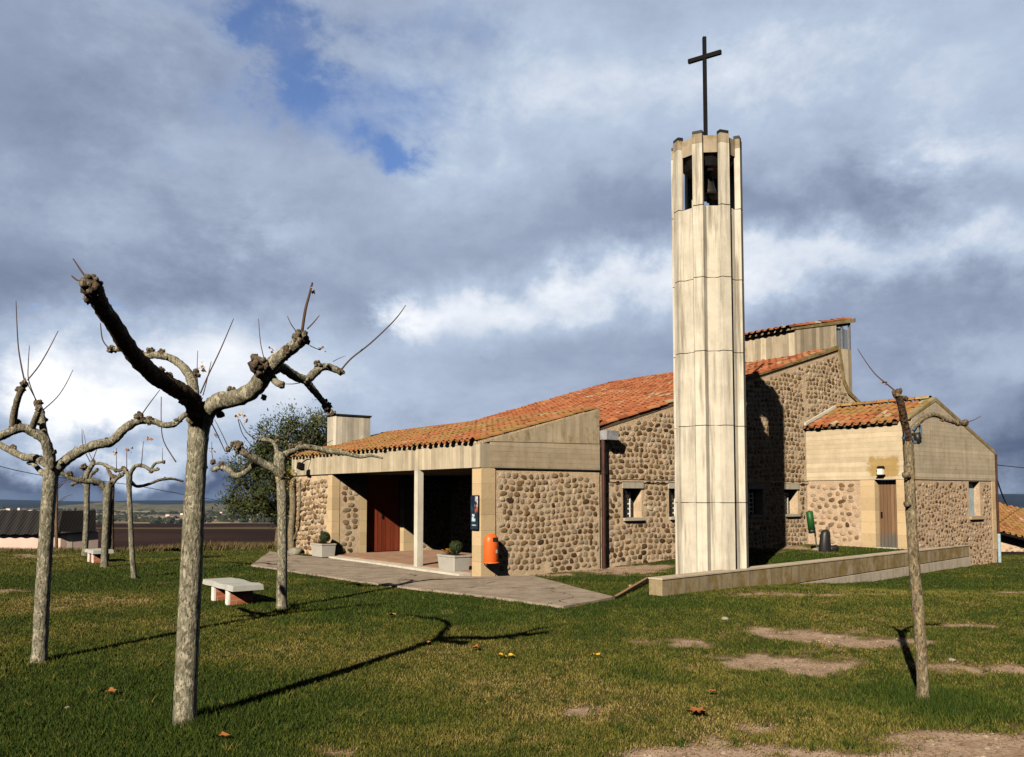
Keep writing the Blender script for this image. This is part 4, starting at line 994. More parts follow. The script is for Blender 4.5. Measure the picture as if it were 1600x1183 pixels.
# ------------------------------------------------------------------ trees
def knob(mb, c, r, tone=.85):
    mb.ball(c, r * .80, 10, 7, .22, tone=tone)
    for k in range(16):
        d = RNG.normal(size=3); d /= np.linalg.norm(d)
        mb.ball(np.asarray(c) + d * r * .78, r * (.20 + .20 * random.random()), 8, 5, .3, tone=tone - .2 * random.random())
def leafcluster(mb, c, r, n=5, tone=.5):
    for k in range(n):
        d = RNG.normal(size=3); d /= np.linalg.norm(d); o = np.asarray(c) + RNG.normal(size=3) * r * .45
        u = np.cross(d, [0, 0, 1.]); u /= np.linalg.norm(u) + 1e-9; v = np.cross(d, u); L = r * (.7 + .5 * random.random())
        pts = [o - u * L * .6, o - u * L * .15 + v * L * .45, o + u * L * .1 + d * L * .15 + v * L * .2, o + u * L * .6 + v * L * .3, o + u * L * .3 - v * L * .2 + d * L * .12, o + u * L * .05 - v * L * .55]
        mb.add(pts, [(0, 1, 2), (0, 2, 5), (2, 3, 4), (2, 4, 5)], random.random())
class Tree:
    """pollarded tree laid out from points seen in the photo, each with its own distance from the viewer"""
    def __init__(s, label, Y, base, barkm='bark', group='pollarded plane trees on the lawn', name='plane_tree'):
        s.Y = Y; s.k = Y / FPX; b = P(base[0], base[1], Y); s.o = np.array([b[0], b[1], float(ground_z(np.array([b[0]]), np.array([b[1]]))[0])]); s.dz = s.o[2] - b[2]
        s.t = thing(name, label, 'tree', s.o, 0, group); s.m = M[barkm]; s.tw = MB(); s.lf = MB(); s.br = None; s.nl = 0
    def q(s, px, py, dy=0): return P(px, py, s.Y + dy)
    def path(s, L): return np.array([s.q(*p[:2], p[3] if len(p) > 3 else 0) for p in L]), np.array([p[2] * s.k for p in L])
    def trunk(s, L, knobs=(), n=16):
        mb = MB(); pts, r = s.path(L); pts[0][2] = s.o[2] - .06; r[0] *= 1.22
        mb.tube(pts, r, n, tone=.1, sub=7, rough=.10)
        for k in knobs: knob(mb, s.q(*k[:2], k[3] if len(k) > 3 else 0), k[2] * s.k)
        mb.build('trunk', s.m, s.t, True, s.o)
    def limb(s, L, knobs=(), n=12, tone=.15):
        mb = MB(); pts, r = s.path(L)
        for i in range(1, len(pts) - 1): pts[i] += RNG.normal(0, .18, 3) * r[i] * .5
        mb.tube(pts, r, n, tone=tone, sub=6, rough=.2)
        # small burrs along the limb
        for i in range(1, len(pts)):
            for _ in range(2):
                if random.random() < .65: mb.ball(pts[i] + (pts[i - 1] - pts[i]) * random.random() * .6 + RNG.normal(0, .55, 3) * r[i], r[i] * (.35 + .3 * random.random()), 8, 5, .3, tone=.55 + .4 * random.random())
        for k in knobs: knob(mb, s.q(*k[:2], k[3] if len(k) > 3 else 0), k[2] * s.k)
        mb.build('limb', s.m, s.t, True, s.o)
    def twig(s, *pts):
        pp, r = s.path(pts); mb = MB(); mb.tube(pp, r * .72, 6, sub=4); mb.build('twig', M['twig'], s.t, True, s.o)
    def leaf(s, px, py, r, dy=0, n=4): leafcluster(s.lf, s.q(px, py, dy), r * s.k, n)
    def done(s):
        if s.lf.n: s.lf.build('dry_leaves', M['dryleaf'], s.t, False, s.o)

T = Tree('thick pollarded plane tree nearest the viewer with a dark limb reaching up left', 6.23, (290, 1130))
T.trunk([(289, 1134, 18.5), (289, 1118, 17.5), (292, 1040, 16.8), (295, 970, 16.5), (299, 890, 16.2), (303, 800, 15.6), (307, 730, 15.2), (310, 680, 15.6), (312, 655, 17.5), (313, 640, 17)], [(315, 633, 6, -.05), (311, 622, 5.5, .02)], 20)
T.limb([(311, 668, 15, 0), (305, 640, 14.5, -.08), (290, 617, 13.5, -.18), (265, 600, 13, -.32), (242, 585, 12.5, -.45), (218, 566, 12, -.62), (200, 541, 11.5, -.8), (183, 512, 11, -.95), (166, 488, 10.5, -1.1), (153, 468, 11, -1.2), (145, 452, 12, -1.3)],
       [(143, 447, 15, -1.32), (236, 574, 6, -.52), (250, 580, 7, -.42), (195, 533, 6, -.82), (138, 468, 7, -1.22), (150, 478, 5, -1.12), (205, 552, 6, -.72), (262, 590, 8, -.34)], tone=.93)  # bark tone darkened to paint in the shade on the limb's underside
T.limb([(314, 665, 15, 0), (326, 640, 14, -.03), (345, 627, 13.5, -.08), (372, 622, 13, -.14), (394, 610, 13, -.2), (408, 592, 12.5, -.24), (424, 573, 11, -.28), (442, 557, 9.5, -.32), (458, 543, 9, -.35), (470, 532, 9, -.38)],
       [(471, 528, 13.5, -.38), (403, 571, 15, -.34), (418, 582, 9, -.2), (362, 612, 8, -.12), (448, 547, 7, -.4)])
T.limb([(426, 572, 7.5, -.26), (442, 576, 7.5, -.16), (460, 586, 7.2, -.06), (478, 592, 7, .02), (490, 583, 6.8, .08), (500, 575, 6.2, .12), (514, 573, 6, .16), (534, 582, 5, .2)], [(497, 569, 7, .1), (533, 581, 6, .2)])
T.limb([(476, 592, 6.5, .0), (486, 604, 5.8, .06), (500, 622, 5, .12), (510, 634, 5, .16)], [(511, 636, 8.5, .16), (518, 646, 6.5, .18)])
T.limb([(420, 582, 6, -.2), (432, 598, 5.5, -.26), (442, 601, 4.5, -.3)], [(440, 602, 5.5, -.3)])
T.limb([(308, 650, 9, .05), (303, 622, 9, .2), (301, 598, 8.5, .32), (288, 575, 7, .45), (268, 560, 6.3, .55), (246, 555, 6.3, .62), (222, 555, 5.8, .68), (200, 546, 5.3, .74), (180, 545, 5, .8)], [(175, 546, 8, .8), (236, 549, 8, .64), (252, 550, 6.5, .6), (306, 584, 8, .36)])
T.twig((313, 615, 1.6), (326, 585, 1.5), (345, 545, 1.3), (365, 498, .8)); T.twig((317, 618, 1.2), (322, 600, 1), (330, 565, .7)); T.twig((309, 600, 1, .3), (308, 575, .9, .3), (309, 548, .6, .3))
T.twig((136, 436, 1.8, -1.3), (128, 425, 1.6, -1.3), (114, 404, 1, -1.3)); T.twig((132, 440, 1.6, -1.3), (121, 438, 1.5, -1.3), (112, 431, 1.2, -1.3))
T.twig((472, 518, 3.2, -.38), (477, 485, 3, -.38), (483, 462, 2.5, -.36), (488, 442, 1.8, -.35)); T.twig((480, 514, 1.5, -.38), (489, 505, 1.3, -.38), (499, 493, .8, -.38)); T.twig((463, 518, 1, -.38), (455, 507, 1, -.4), (449, 494, .6, -.4))
T.twig((533, 578, 2, .2), (549, 560, 1.9, .22), (577, 538, 1.7, .26), (603, 514, 1.5, .3), (621, 495, 1.3, .32), (634, 477, .8, .35)); T.twig((412, 558, 1, -.34), (407, 535, .9, -.34), (404, 498, .6, -.34)); T.twig((172, 546, 1.6, .8), (163, 536, 1.6, .8), (159, 525, 1.5, .8), (157, 505, 1, .8))
T.twig((484, 540, 1, -.3), (495, 545, .9, -.25), (502, 545, .6, -.25)); T.twig((520, 565, .8, .1), (530, 560, .7, .1), (540, 556, .4, .1)); T.twig((470, 598, 1, 0), (458, 600, .9, -.1), (446, 600, .6, -.2)); 
T.twig((330, 660, 1.2, .3), (340, 680, 1.2, .35), (352, 706, 1, .4)); T.twig((372, 655, 1, -.1), (380, 680, .8, 0), (400, 703, .6, .1))
for a in ((491, 453, 7, -.35), (428, 545, 6, -.34), (502, 545, 6, -.25), (314, 578, 8, .3), (318, 570, 6, .3), (262, 610, 5, -.3), (378, 648, 5, -.1), (384, 657, 5, -.1), (338, 680, 5, .35), (336, 706, 4, .4)): T.leaf(*a)
T.done()

T = Tree('pollarded plane tree at the left edge, second nearest, with limbs leaving the picture', 8.52, (62, 1033))
T.trunk([(61, 1037, 12), (62, 1020, 11.3), (65, 960, 11), (69, 890, 10.6), (74, 810, 10.4), (78, 760, 10.6), (80, 738, 11), (80, 728, 10)], [], 16)
T.limb([(80, 745, 9.5), (90, 730, 8.6, .02), (108, 716, 8, .06), (128, 704, 7.8, .1), (152, 695, 7.6, .15), (174, 690, 7.2, .2), (192, 674, 7, .24), (210, 660, 6.6, .28)], [(218, 650, 8, .3), (222, 656, 6.5, .3), (206, 663, 5.5, .26)])
T.limb([(210, 660, 6, .28), (224, 657, 5.8, .32), (240, 658, 5.2, .36), (256, 664, 5, .4), (272, 663, 5, .44), (282, 653, 4.6, .48), (294, 645, 4, .5)], [(234, 655, 6, .34), (275, 657, 4, .44)])
T.limb([(79, 740, 9), (78, 712, 8.4, -.05), (70, 688, 7.6, -.1), (52, 676, 7.2, -.15), (34, 668, 6.8, -.2), (14, 675, 6.4, -.25), (-8, 686, 6, -.3), (-40, 700, 5, -.35)], [(27, 664, 9, -.2), (83, 706, 5, -.05)])
T.limb([(72, 692, 6, -.08), (68, 668, 5.4, 0), (64, 648, 5.2, .05), (60, 634, 5, .1)], [(60, 630, 7, .1), (66, 645, 5, .08)])
T.limb([(20, 668, 5.6, -.22), (22, 645, 5, -.28), (28, 622, 4.5, -.34), (36, 604, 4.2, -.38)], [(37, 600, 6, -.38), (29, 608, 5, -.36)], tone=.75)
T.limb([(48, 674, 5, -.15), (54, 655, 4.6, -.2), (60, 642, 4.2, -.24)], [(60, 640, 5, -.24)], tone=.7)
T.limb([(76, 728, 6.6, -.02), (58, 716, 6.2, .1), (38, 714, 5.8, .2), (16, 704, 5.4, .3), (-10, 690, 5, .35)], [(20, 700, 6, .3)])
T.limb([(72, 744, 4.6, .05), (62, 733, 4, .15), (52, 724, 3.6, .2), (46, 724, 3.2, .25)], [(46, 723, 4, .25)])
T.twig((39, 598, 1.6, -.38), (33, 570, 1.5, -.4), (28, 535, 1.2, -.4), (25, 470, .7, -.4)); T.twig((43, 594, 1.5, -.38), (60, 573, 1.3, -.3), (75, 548, 1.1, -.3), (91, 517, .7, -.3)); T.twig((57, 628, 1.4, .1), (45, 595, 1.2, .1), (44, 572, 1, .1), (46, 540, .6, .1))
T.twig((68, 640, 1.3, .1), (88, 622, 1.1, .1), (102, 602, .9, .1), (114, 578, .6, .1)); T.twig((222, 647, 1.3, .3), (234, 630, 1.1, .3), (250, 609, .7, .3)); T.twig((252, 620, .9, .4), (252, 660, 1, .4), (256, 690, 1.2, .4), (275, 722, 1.5, .4)); T.twig((57, 626, 1.2, .1), (42, 598, 1, .0), (40, 590, .7, 0))
T.done()

T = Tree('pollarded plane tree beside the stone bench, its limb reaching over the porch roof', 12.32, (440, 952))
T.trunk([(440, 956, 9), (440, 940, 8), (441, 880, 7.6), (441, 800, 7.4), (440, 760, 7.8), (438, 735, 9), (437, 716, 9.5), (437, 708, 7)], [(441, 742, 6, -.05)], 14)
T.limb([(441, 745, 7, -.03), (428, 733, 6.4, -.12), (412, 725, 6, -.2), (396, 715, 5.6, -.3), (382, 707, 5.2, -.38), (375, 700, 5, -.42)], [(372, 696, 8, -.43), (357, 702, 5, -.4), (364, 694, 4.5, -.43)], tone=.4)
T.limb([(412, 725, 5, -.2), (398, 727, 4.6, -.1), (384, 737, 4.5, 0), (368, 743, 4.3, .1), (357, 735, 4.2, .15), (346, 729, 4, .2), (332, 735, 3.2, .25)], [(347, 726, 6, .2), (333, 722, 4.5, .2), (380, 733, 4, .02), (320, 730, 4.5, .3)])
T.limb([(437, 718, 7, .02), (446, 711, 6, .08), (456, 705, 5.6, .16), (468, 700, 5.2, .22), (484, 699, 4.8, .3), (500, 702, 4.5, .36), (515, 706, 4.2, .42), (540, 709, 3.6, .5), (562, 714, 3, .56), (580, 712, 2.4, .6), (598, 716, 1.6, .64)], [(462, 699, 6.5, .2), (470, 694, 5, .24), (455, 697, 5, .14)])
T.limb([(434, 716, 4, .05), (432, 700, 3.6, .08), (428, 692, 3.4, .1), (420, 688, 3.2, .1), (408, 687, 3, .1)], [(418, 687, 4.5, .1), (407, 686, 4.5, .1), (432, 690, 3.6, .08)])
T.twig((400, 687, 1.2, .1), (385, 675, 1, .05), (374, 655, .7, 0)); T.twig((357, 700, 1, -.4), (348, 680, .9, -.4), (335, 655, .6, -.4)); T.twig((470, 694, 1.2, .24), (478, 680, .9, .24)); T.twig((333, 720, .9, .2), (331, 706, .8, .2), (331, 690, .5, .2)); T.twig((500, 702, 1, .36), (508, 694, .8, .36), (520, 688, .5, .36))
for a in ((375, 650, 5, 0), (383, 656, 5, 0), (338, 680, 4.5, -.4), (331, 704, 4, .2), (460, 712, 4, .2)): T.leaf(*a)
for k in range(26): T.leaf(432 + random.random() * 24, 738 + random.random() * 22, 3.2, RNG.normal(0, .1), 3)
T.done()

T = Tree('slender pollarded plane tree standing alone behind the left lawn with three leaves on twigs', 16.67, (209, 905), 'bark_f')
T.trunk([(209, 909, 5), (209, 900, 4.4), (206, 860, 4), (204, 815, 3.8), (202, 770, 3.8), (202, 745, 4.6), (202, 738, 4)], [], 10)
T.limb([(201, 743, 3.6), (194, 733, 3.2, .1), (184, 735, 2.8, .2), (170, 729, 2.6, .3), (156, 724, 2.4, .4), (144, 726, 2, .5)], [(193, 731, 3.6, .1), (181, 735, 3.5, .2)], 8)
T.limb([(203, 742, 3.4), (212, 729, 3, -.1), (224, 728, 2.8, -.2), (236, 735, 2.6, -.3), (248, 733, 2.2, -.4)], [(220, 727, 3.4, -.2), (236, 737, 3.2, -.3)], 8)
T.limb([(236, 734, 2.2, -.3), (243, 724, 2, -.35), (255, 722, 1.8, -.4)], [(256, 722, 3, -.4)], 8)
T.limb([(204, 752, 2.8), (214, 760, 2.5, .2), (232, 757, 2.4, .4), (250, 750, 2.3, .6), (268, 748, 2.2, .8), (286, 752, 1.8, 1)], [(258, 748, 3.2, .7)], 8)
T.twig((182, 732, .8, .2), (182, 700, .5, .2)); T.twig((198, 735, .9, 0), (198, 700, .6, 0)); T.twig((221, 726, .9, -.2), (224, 690, .6, -.2)); T.twig((254, 720, .7, -.4), (254, 700, .4, -.4)); T.twig((148, 725, .8, .4), (136, 700, .6, .4), (130, 672, .4, .4))
for a in ((182, 709, 4.5, .2), (202, 703, 5.5, 0), (231, 687, 5.5, -.2)): T.leaf(*a)
T.done()
T = Tree('pollarded plane tree with a dark forked head standing right before the small far bench', 19.28, (163, 887), 'bark_f')
T.trunk([(163, 890, 6.4), (163, 878, 5.6), (165, 830, 5.2), (167, 790, 5.6), (168, 768, 7.4), (168, 757, 7)], [(172, 757, 5)], 10)
T.limb([(166, 765, 6), (157, 755, 5.2, -.1), (146, 752, 4.8, -.2), (134, 752, 4.6, -.3), (120, 750, 4.2, -.4), (106, 744, 3.8, -.5), (92, 738, 3.4, -.6)], [(108, 741, 5.5, -.5), (128, 750, 4.5, -.35)], 9, .3)
T.limb([(132, 752, 4.2, -.3), (137, 737, 4, -.3), (145, 726, 3.6, -.3), (148, 722, 3.2, -.3)], [(131, 730, 6, -.3), (146, 722, 4, -.3)], 9)
T.limb([(171, 762, 4.6), (180, 748, 4, .1), (192, 741, 3.4, .2)], [(180, 746, 4, .1)], 9)
T.twig((144, 722, 1, -.3), (152, 700, .7, -.3)); T.twig((141, 722, 1, -.3), (130, 698, .8, -.3), (128, 670, .5, -.3)); T.done()
T = Tree('pollarded plane tree at the left end of the small far bench', 23.1, (134, 868), 'bark_f')
T.trunk([(133, 870, 5.4), (133, 858, 4.6), (135, 815, 4.2), (136, 770, 4.2), (136, 754, 4.6)], [], 10)
T.limb([(136, 760, 3.4), (126, 753, 3, .2), (112, 757, 2.6, .4)], [(113, 757, 3, .4)], 8); T.limb([(136, 757, 3.2), (142, 742, 2.8, .2), (152, 735, 2.4, .3)], [(152, 734, 3, .3)], 8); T.done()
T = Tree('straight brown trunked plane tree at the right end of the small far bench', 23.85, (174, 865), 'bark_b')
T.trunk([(173, 867, 4.6), (174, 850, 4), (174, 800, 3.9), (175, 760, 3.9), (176, 744, 4.2)], [(177, 744, 4)], 10)
T.limb([(176, 748, 3.2), (186, 744, 2.6, .2), (198, 736, 2.2, .4)], [(198, 735, 3, .4)], 8); T.limb([(176, 747, 3), (170, 736, 2.4, .2), (166, 728, 2, .4)], [(166, 727, 3, .4)], 8); T.done()

T = Tree('thin pale sapling on the right whose trunk stands before the annex', 6.94, (1442, 1093), 'bark_s', name='sapling')
T.trunk([(1443, 1097, 11.5), (1442, 1085, 9.5), (1441, 1050, 8.6), (1438, 1000, 8.5), (1434, 945, 8.6), (1429, 890, 8.3), (1425, 830, 8), (1422, 770, 8), (1420, 715, 8), (1419, 690, 8.5), (1419, 678, 8)], [], 14)
T.limb([(1419, 690, 7, 0), (1415, 670, 6, -.06), (1411, 650, 5.6, -.12), (1407, 632, 5.4, -.17), (1403, 618, 5, -.2)], [(1402, 614, 7.5, -.2), (1414, 622, 5, -.1)], 10, .95)
T.limb([(1421, 684, 5.5, 0), (1428, 668, 4.6, .06), (1440, 656, 4.2, .12), (1455, 648, 4, .2), (1466, 650, 3.6, .26), (1480, 657, 3.4, .32), (1494, 660, 4, .38), (1506, 662, 4.2, .44)], [(1508, 661, 6, .44), (1497, 662, 5, .38), (1472, 655, 4.2, .28)], 10)
T.twig((1400, 612, 1.6, -.2), (1388, 602, 1.4, -.2), (1368, 585, 1.1, -.2), (1352, 564, .9, -.2), (1340, 545, .6, -.2)); T.twig((1510, 660, 1.1, .44), (1522, 656, .9, .44), (1533, 650, .5, .44))
T.limb([(1418, 745, 5, -.02), (1414, 742, 5, -.06)], [(1417, 744, 5.5, -.05)], 8); T.limb([(1420, 790, 4, -.02), (1416, 788, 4, -.06)], [(1416, 788, 4.4, -.05)], 8)
mb = MB(); mb.tube([T.q(1412, 690, -.04), T.q(1418, 664, -.09), T.q(1426, 690, -.04)], [.006] * 3, 6); mb.tube([T.q(1427, 672, .0), T.q(1436, 664, .1), T.q(1438, 680, .1), T.q(1430, 692, .0)], [.011] * 4, 8); mb.build('blue_tie', M['bluetie'], T.t, True, T.o)
mb = MB(); knob(mb, T.q(1434, 684, .02), 6 * T.k, .3); mb.tube([T.q(1432, 676, .02), T.q(1435, 692, .02)], [6 * T.k, 5 * T.k], 8); mb.build('dark_tie', M['blackp'], T.t, True, T.o)
for a in ((1380, 598, 5, -.2), (1386, 600, 4, -.2)): T.leaf(*a)
T.done()

# young brown tree by the shed
T = Tree('young bare brown tree with fine twigs in front of the pink shed', 44, (88, 862), 'bark_b', None, 'young_tree')
T.trunk([(88, 866, 3), (88, 850, 2.6), (88, 800, 2.3), (89, 760, 2), (89, 725, 1.2)], [], 8)
for k in range(26):
    y0_ = 725 + random.random() * 65; sd = random.choice((-1, 1)); l = 12 + 22 * random.random(); dd = RNG.normal(0, .6)
    T.twig((88.5, y0_, .9, 0), (88.5 + sd * l * .4, y0_ - l * .35, .7, dd * .5), (88.5 + sd * l * .9, y0_ - l * (.5 + .5 * random.random()), .4, dd))
T.done()

# olive green tree behind the left corner of the church
def evergreen():
    Yc = 30.5; b = P(436, 868, Yc); gz = float(ground_z(np.array([b[0]]), np.array([b[1]]))[0]); o = np.array([b[0], b[1], gz])
    t = thing('evergreen_tree', 'bushy olive green tree behind the left corner of the church', 'tree', o)
    k = Yc / FPX; mb = MB(); tips = []
    mb.tube([o + [0, 0, -.1], o + [.05, 0, .8], P(440, 800, Yc)], [.2, .16, .12], 10, tone=.1)
    L = [(470, 700, 46, 40), (430, 690, 36, 32), (505, 690, 34, 42), (395, 735, 38, 40), (440, 745, 52, 42), (385, 775, 30, 26), (480, 740, 40, 46), (420, 790, 46, 22), (455, 660, 16, 18), (500, 660, 22, 14), (370, 790, 22, 18), (465, 790, 36, 30), (412, 705, 22, 26)]
    VV = []; TT = []
    for px, py, rx, ry in L:
        c = P(px, py, Yc + RNG.normal(0, .45)); mb.tube([P(440, 808, Yc), (c + P(440, 790, Yc)) / 2 + RNG.normal(0, .15, 3), c], [.08, .05, .02], 6, tone=.2)
        n = int(rx * ry * 2.3)
        nb = max(6, n // 70)
        for q in range(nb):     # small sprays of leaves
            d = RNG.normal(size=3); d /= np.linalg.norm(d); rad = RNG.random() ** .45
            cc = c + d * rad * np.array([rx * k, rx * k * 1.0, ry * k]); sz = .10 + .14 * RNG.random(); tn = float(np.clip(RNG.normal(.42, .2) + (.25 if py > 765 and RNG.random() < .6 else 0), 0, 1)); nl = n // nb
            pp = cc + RNG.normal(size=(nl, 3)) * sz * np.array([1, 1, .9])
            for p in pp:
                u = RNG.normal(size=3) + d * .8 + [0, 0, .6]; u /= np.linalg.norm(u); v = np.cross(u, RNG.normal(size=3)); v /= np.linalg.norm(v) + 1e-9
                l = .04 + .04 * RNG.random(); VV.append([p - u * l, p + v * l * .32, p + u * l, p - v * l * .32]); TT += [np.clip(tn + RNG.normal(0, .1), 0, 1)] * 4
    mb.build('trunk', M['bark_b'], t, True, o)
    V = np.array(VV).reshape(-1, 3); m2 = MB(); m2.add(V, np.arange(len(V)).reshape(-1, 4), np.array(TT)); m2.build('crown', M['olive'], t, False, o)
evergreen()

# climbing plant on the church corner
o = W(-.12, 9.25, 0)
vt = thing('climbing_plant', 'pale knotty climber trunk trained up the left end of the church wall', 'climber', o)
mb = MB(); mb.tube([W(-.10, 9.2, -.05), W(-.12, 9.22, .6), W(-.10, 9.18, 1.3), W(-.12, 9.2, 1.9), W(-.1, 9.1, 2.1)], [.11, .095, .09, .085, .05], 10, rough=.2, tone=.1); mb.tube([W(-.06, 8.85, .9), W(-.06, 8.8, 1.5), W(-.05, 8.85, 2.0)], [.03, .05, .03], 8, rough=.2, tone=.1); mb.tube([W(-.08, 9.2, .3), W(-.06, 8.9, .7), W(-.06, 8.85, .95)], [.03, .03, .03], 8, tone=.1); mb.build('trunk', M['bark_s'], vt, True, o)
m2 = MB()
for q in range(170): leafcluster(m2, W(-.15 + RNG.normal(0, .14), 9.25 + RNG.normal(0, .22), 2.12 + RNG.normal(0, .16)), .05, 1)
m2.build('crown', M['vine'], vt, False, o)

# ------------------------------------------------------------------ small things
def gz(x, y): return float(ground_z(np.array([x]), np.array([y]))[0])
def bench(name, label, px, py, L, group, ang=None, H=.225):
    c = gnd(px, py); z = gz(c[0], c[1]); t = thing(name, label, 'bench', (c[0], c[1], z), (PHI + pi / 2 if ang is None else ang), group)
    # local x runs along the bench, local y across it (negative y faces right)
    for sx in (-L * .26, L * .20):
        mb = MB(); mb.box(sx - .075, sx + .075, -.17, .17, -.05, H); lg = mb.build('leg', M['brick'], t)
        mb = MB(); mb.box(sx - .07, sx + .07, .173, .20, -.05, H - .005); mb.build('leg_face', M['white'], lg)
    mb = MB(); rg = random.Random(3); n = 8; x = np.linspace(-L / 2, L / 2, n); top = []; V = []
    for i, xx in enumerate(x):
        zz = H + .045 + .010 * sin(i * 1.7); yy = .235 + .012 * sin(i * 2.3)
        V += [(xx, -yy, H + .003), (xx, yy, H + .003), (xx, yy - .012, zz + .035), (xx, -yy + .012, zz + .035)]
    F = [(i * 4 + k, i * 4 + (k + 1) % 4, i * 4 + 4 + (k + 1) % 4, i * 4 + 4 + k) for i in range(n - 1) for k in range(4)] + [(0, 1, 2, 3), (4 * n - 1, 4 * n - 2, 4 * n - 3, 4 * n - 4)]
    mb.add(V, F); mb.build('seat', M['bench_top'], t)
    return t
bench('stone_bench', 'stone slab bench on brick legs beside the nearest trunk', 362, 941, 1.42, 'stone benches on the lawn')
bench('stone_bench', 'far small stone bench between the slender trunks on the left', 154, 878, 1.05, 'stone benches on the lawn')

def planter(label, c, rz, fl_l, sh_l):
    t = thing('planter', label, 'planter', c, rz, 'granite planters by the porch'); x, y, z = c
    mb = MB(); a, b = .33, .19
    mb.hexa([(-a + .03, -b + .02, .03), (a - .03, -b + .02, .03), (a - .03, b - .02, .03), (-a + .03, b - .02, .03), (-a, -b, .33), (a, -b, .33), (a, b, .33), (-a, b, .33)]); mb.build('tub', M['planter'], t)
    mb = MB(); mb.box(-a - .012, a + .012, -b - .012, b + .012, .333, .365); mb.build('rim', M['planter'], t)
    mb = MB(); mb.box(-a + .05, a - .05, -b + .05, b - .05, .367, .372); mb.build('soil', M['soil'], t)
    mb = MB()
    for sx in (-.2, .2): mb.box(sx - .05, sx + .05, -.12, .12, -.02, .028)
    mb.build('foot', M['planter'], t)
    R = lambda u, v, w_: np.array([x + u * cos(rz) - v * sin(rz), y + u * sin(rz) + v * cos(rz), z + w_])
    s = thing('round_shrub', sh_l, 'shrub', R(.08, 0, .37), 0, 'clipped shrubs in the planters'); m2 = MB(); so = R(.08, 0, .37)
    m2.ball(R(.08, 0, .52), .115, 12, 9, .06, tone=.05)
    for q in range(900):
        d = RNG.normal(size=3); d /= np.linalg.norm(d); p = R(.08, 0, .52) + d * .14 * (.85 + .2 * RNG.random()); u = RNG.normal(size=3); u /= np.linalg.norm(u); v = np.cross(u, d); v /= np.linalg.norm(v) + 1e-9
        m2.add([p - u * .016, p + v * .010, p + u * .016, p - v * .010], [(0, 1, 2, 3)], RNG.random())
    m2.build('foliage', M['shrub'], s, False, so)
    f = thing('orange_flowers', fl_l, 'flowers', R(-.17, -.02, .37), 0, 'orange flowers in the planters'); m3 = MB(); m4 = MB(); fo = R(-.17, -.02, .37)
    for q in range(46):
        p = R(-.15 + RNG.normal(0, .085), RNG.normal(0, .075), .41 + RNG.random() * .06); m4.tube([R(-.15, 0, .37), p], [.004, .003], 4, sub=1)
        for w_ in range(6):
            a_ = 2 * pi * w_ / 6; m3.add([p, p + [.022 * cos(a_), .022 * sin(a_), .004], p + [.018 * cos(a_ + .9), .018 * sin(a_ + .9), .012]], [(0, 1, 2)], RNG.random())
    m3.build('petals', M['flower'], f, False, fo); m4.build('stems', M['shrub'], f, False, fo)
c = gnd(505, 873); planter('granite planter standing left of the porch step', (c[0], c[1], .03), PHI - pi / 2, 'orange flowers in the planter left of the porch step', 'round dark shrub in the planter left of the porch step')
c = gnd(709, 897); planter('granite planter standing between the white column and the corner pier', (c[0], c[1], .035), PHI - pi / 2 , 'orange flowers in the planter by the corner pier', 'round dark shrub in the planter by the corner pier')

# orange litter bin
b = W(.12, -.16, .30); t = thing('litter_bin', 'orange rounded litter bin hung on the cobbled porch wall', 'litter bin', b, PHI)
mb = MB(); R_ = .155
prof = [(.0, .0), (R_ * .92, .0), (R_ * .98, .02), (R_ * 1.0, .40), (R_ * .96, .47), (R_ * .82, .53), (R_ * .5, .572), (0, .585)]
V = []; n = 28
for r, z in prof:
    for k in range(n): V.append((r * cos(2 * pi * k / n), r * sin(2 * pi * k / n) * .82, z))
F = [(i * n + k, i * n + (k + 1) % n, (i + 1) * n + (k + 1) % n, (i + 1) * n + k) for i in range(len(prof) - 1) for k in range(n)]
mb.add(V, F); mb.build('bin_body', M['orange'], t, True)
mb = MB(); mb.lathe([(R_ * .985, .0), (R_ * 1.05, .004), (R_ * 1.05, .022), (R_ * .99, .028)], n=28); mb.build('bottom_rim', M['orange'], t, True)
V = []; nn = 9
mb = MB()
for k in range(nn):
    a_ = -pi / 2 + .28 + (k / (nn - 1) - .5) * 1.15
    for zz in (.43, .505):
        rr = R_ * (1.02 if zz < .45 else .93); V.append((rr * cos(a_), rr * sin(a_) * .84 , zz)); V.append((rr * .9 * cos(a_), rr * .9 * sin(a_) * .82, zz))
F = []
for k in range(nn - 1):
    a0 = 4 * k; a1 = 4 * k + 4; F += [(a0, a1, a1 + 2, a0 + 2), (a0, a0 + 1, a1 + 1, a1), (a0 + 2, a1 + 2, a1 + 3, a0 + 3)]
F += [(0, 2, 3, 1), (4 * nn - 4, 4 * nn - 3, 4 * nn - 1, 4 * nn - 2)]
mb.add(V, F); mb.build('slot', M['dark'], t)
mb = MB(); V = [((R_ * 1.012) * cos(a_), (R_ * 1.012) * sin(a_) * .82, zz) for a_ in (-1.45, -1.25, -1.05) for zz in (.20, .27)]; mb.add(V, [(0, 2, 3, 1), (2, 4, 5, 3)]); mb.build('sticker', M['white'], t)
mb = MB(); mb.box(-.06, .06, .11, .15, .1, .45); mb.build('bracket', M['gal'], t)

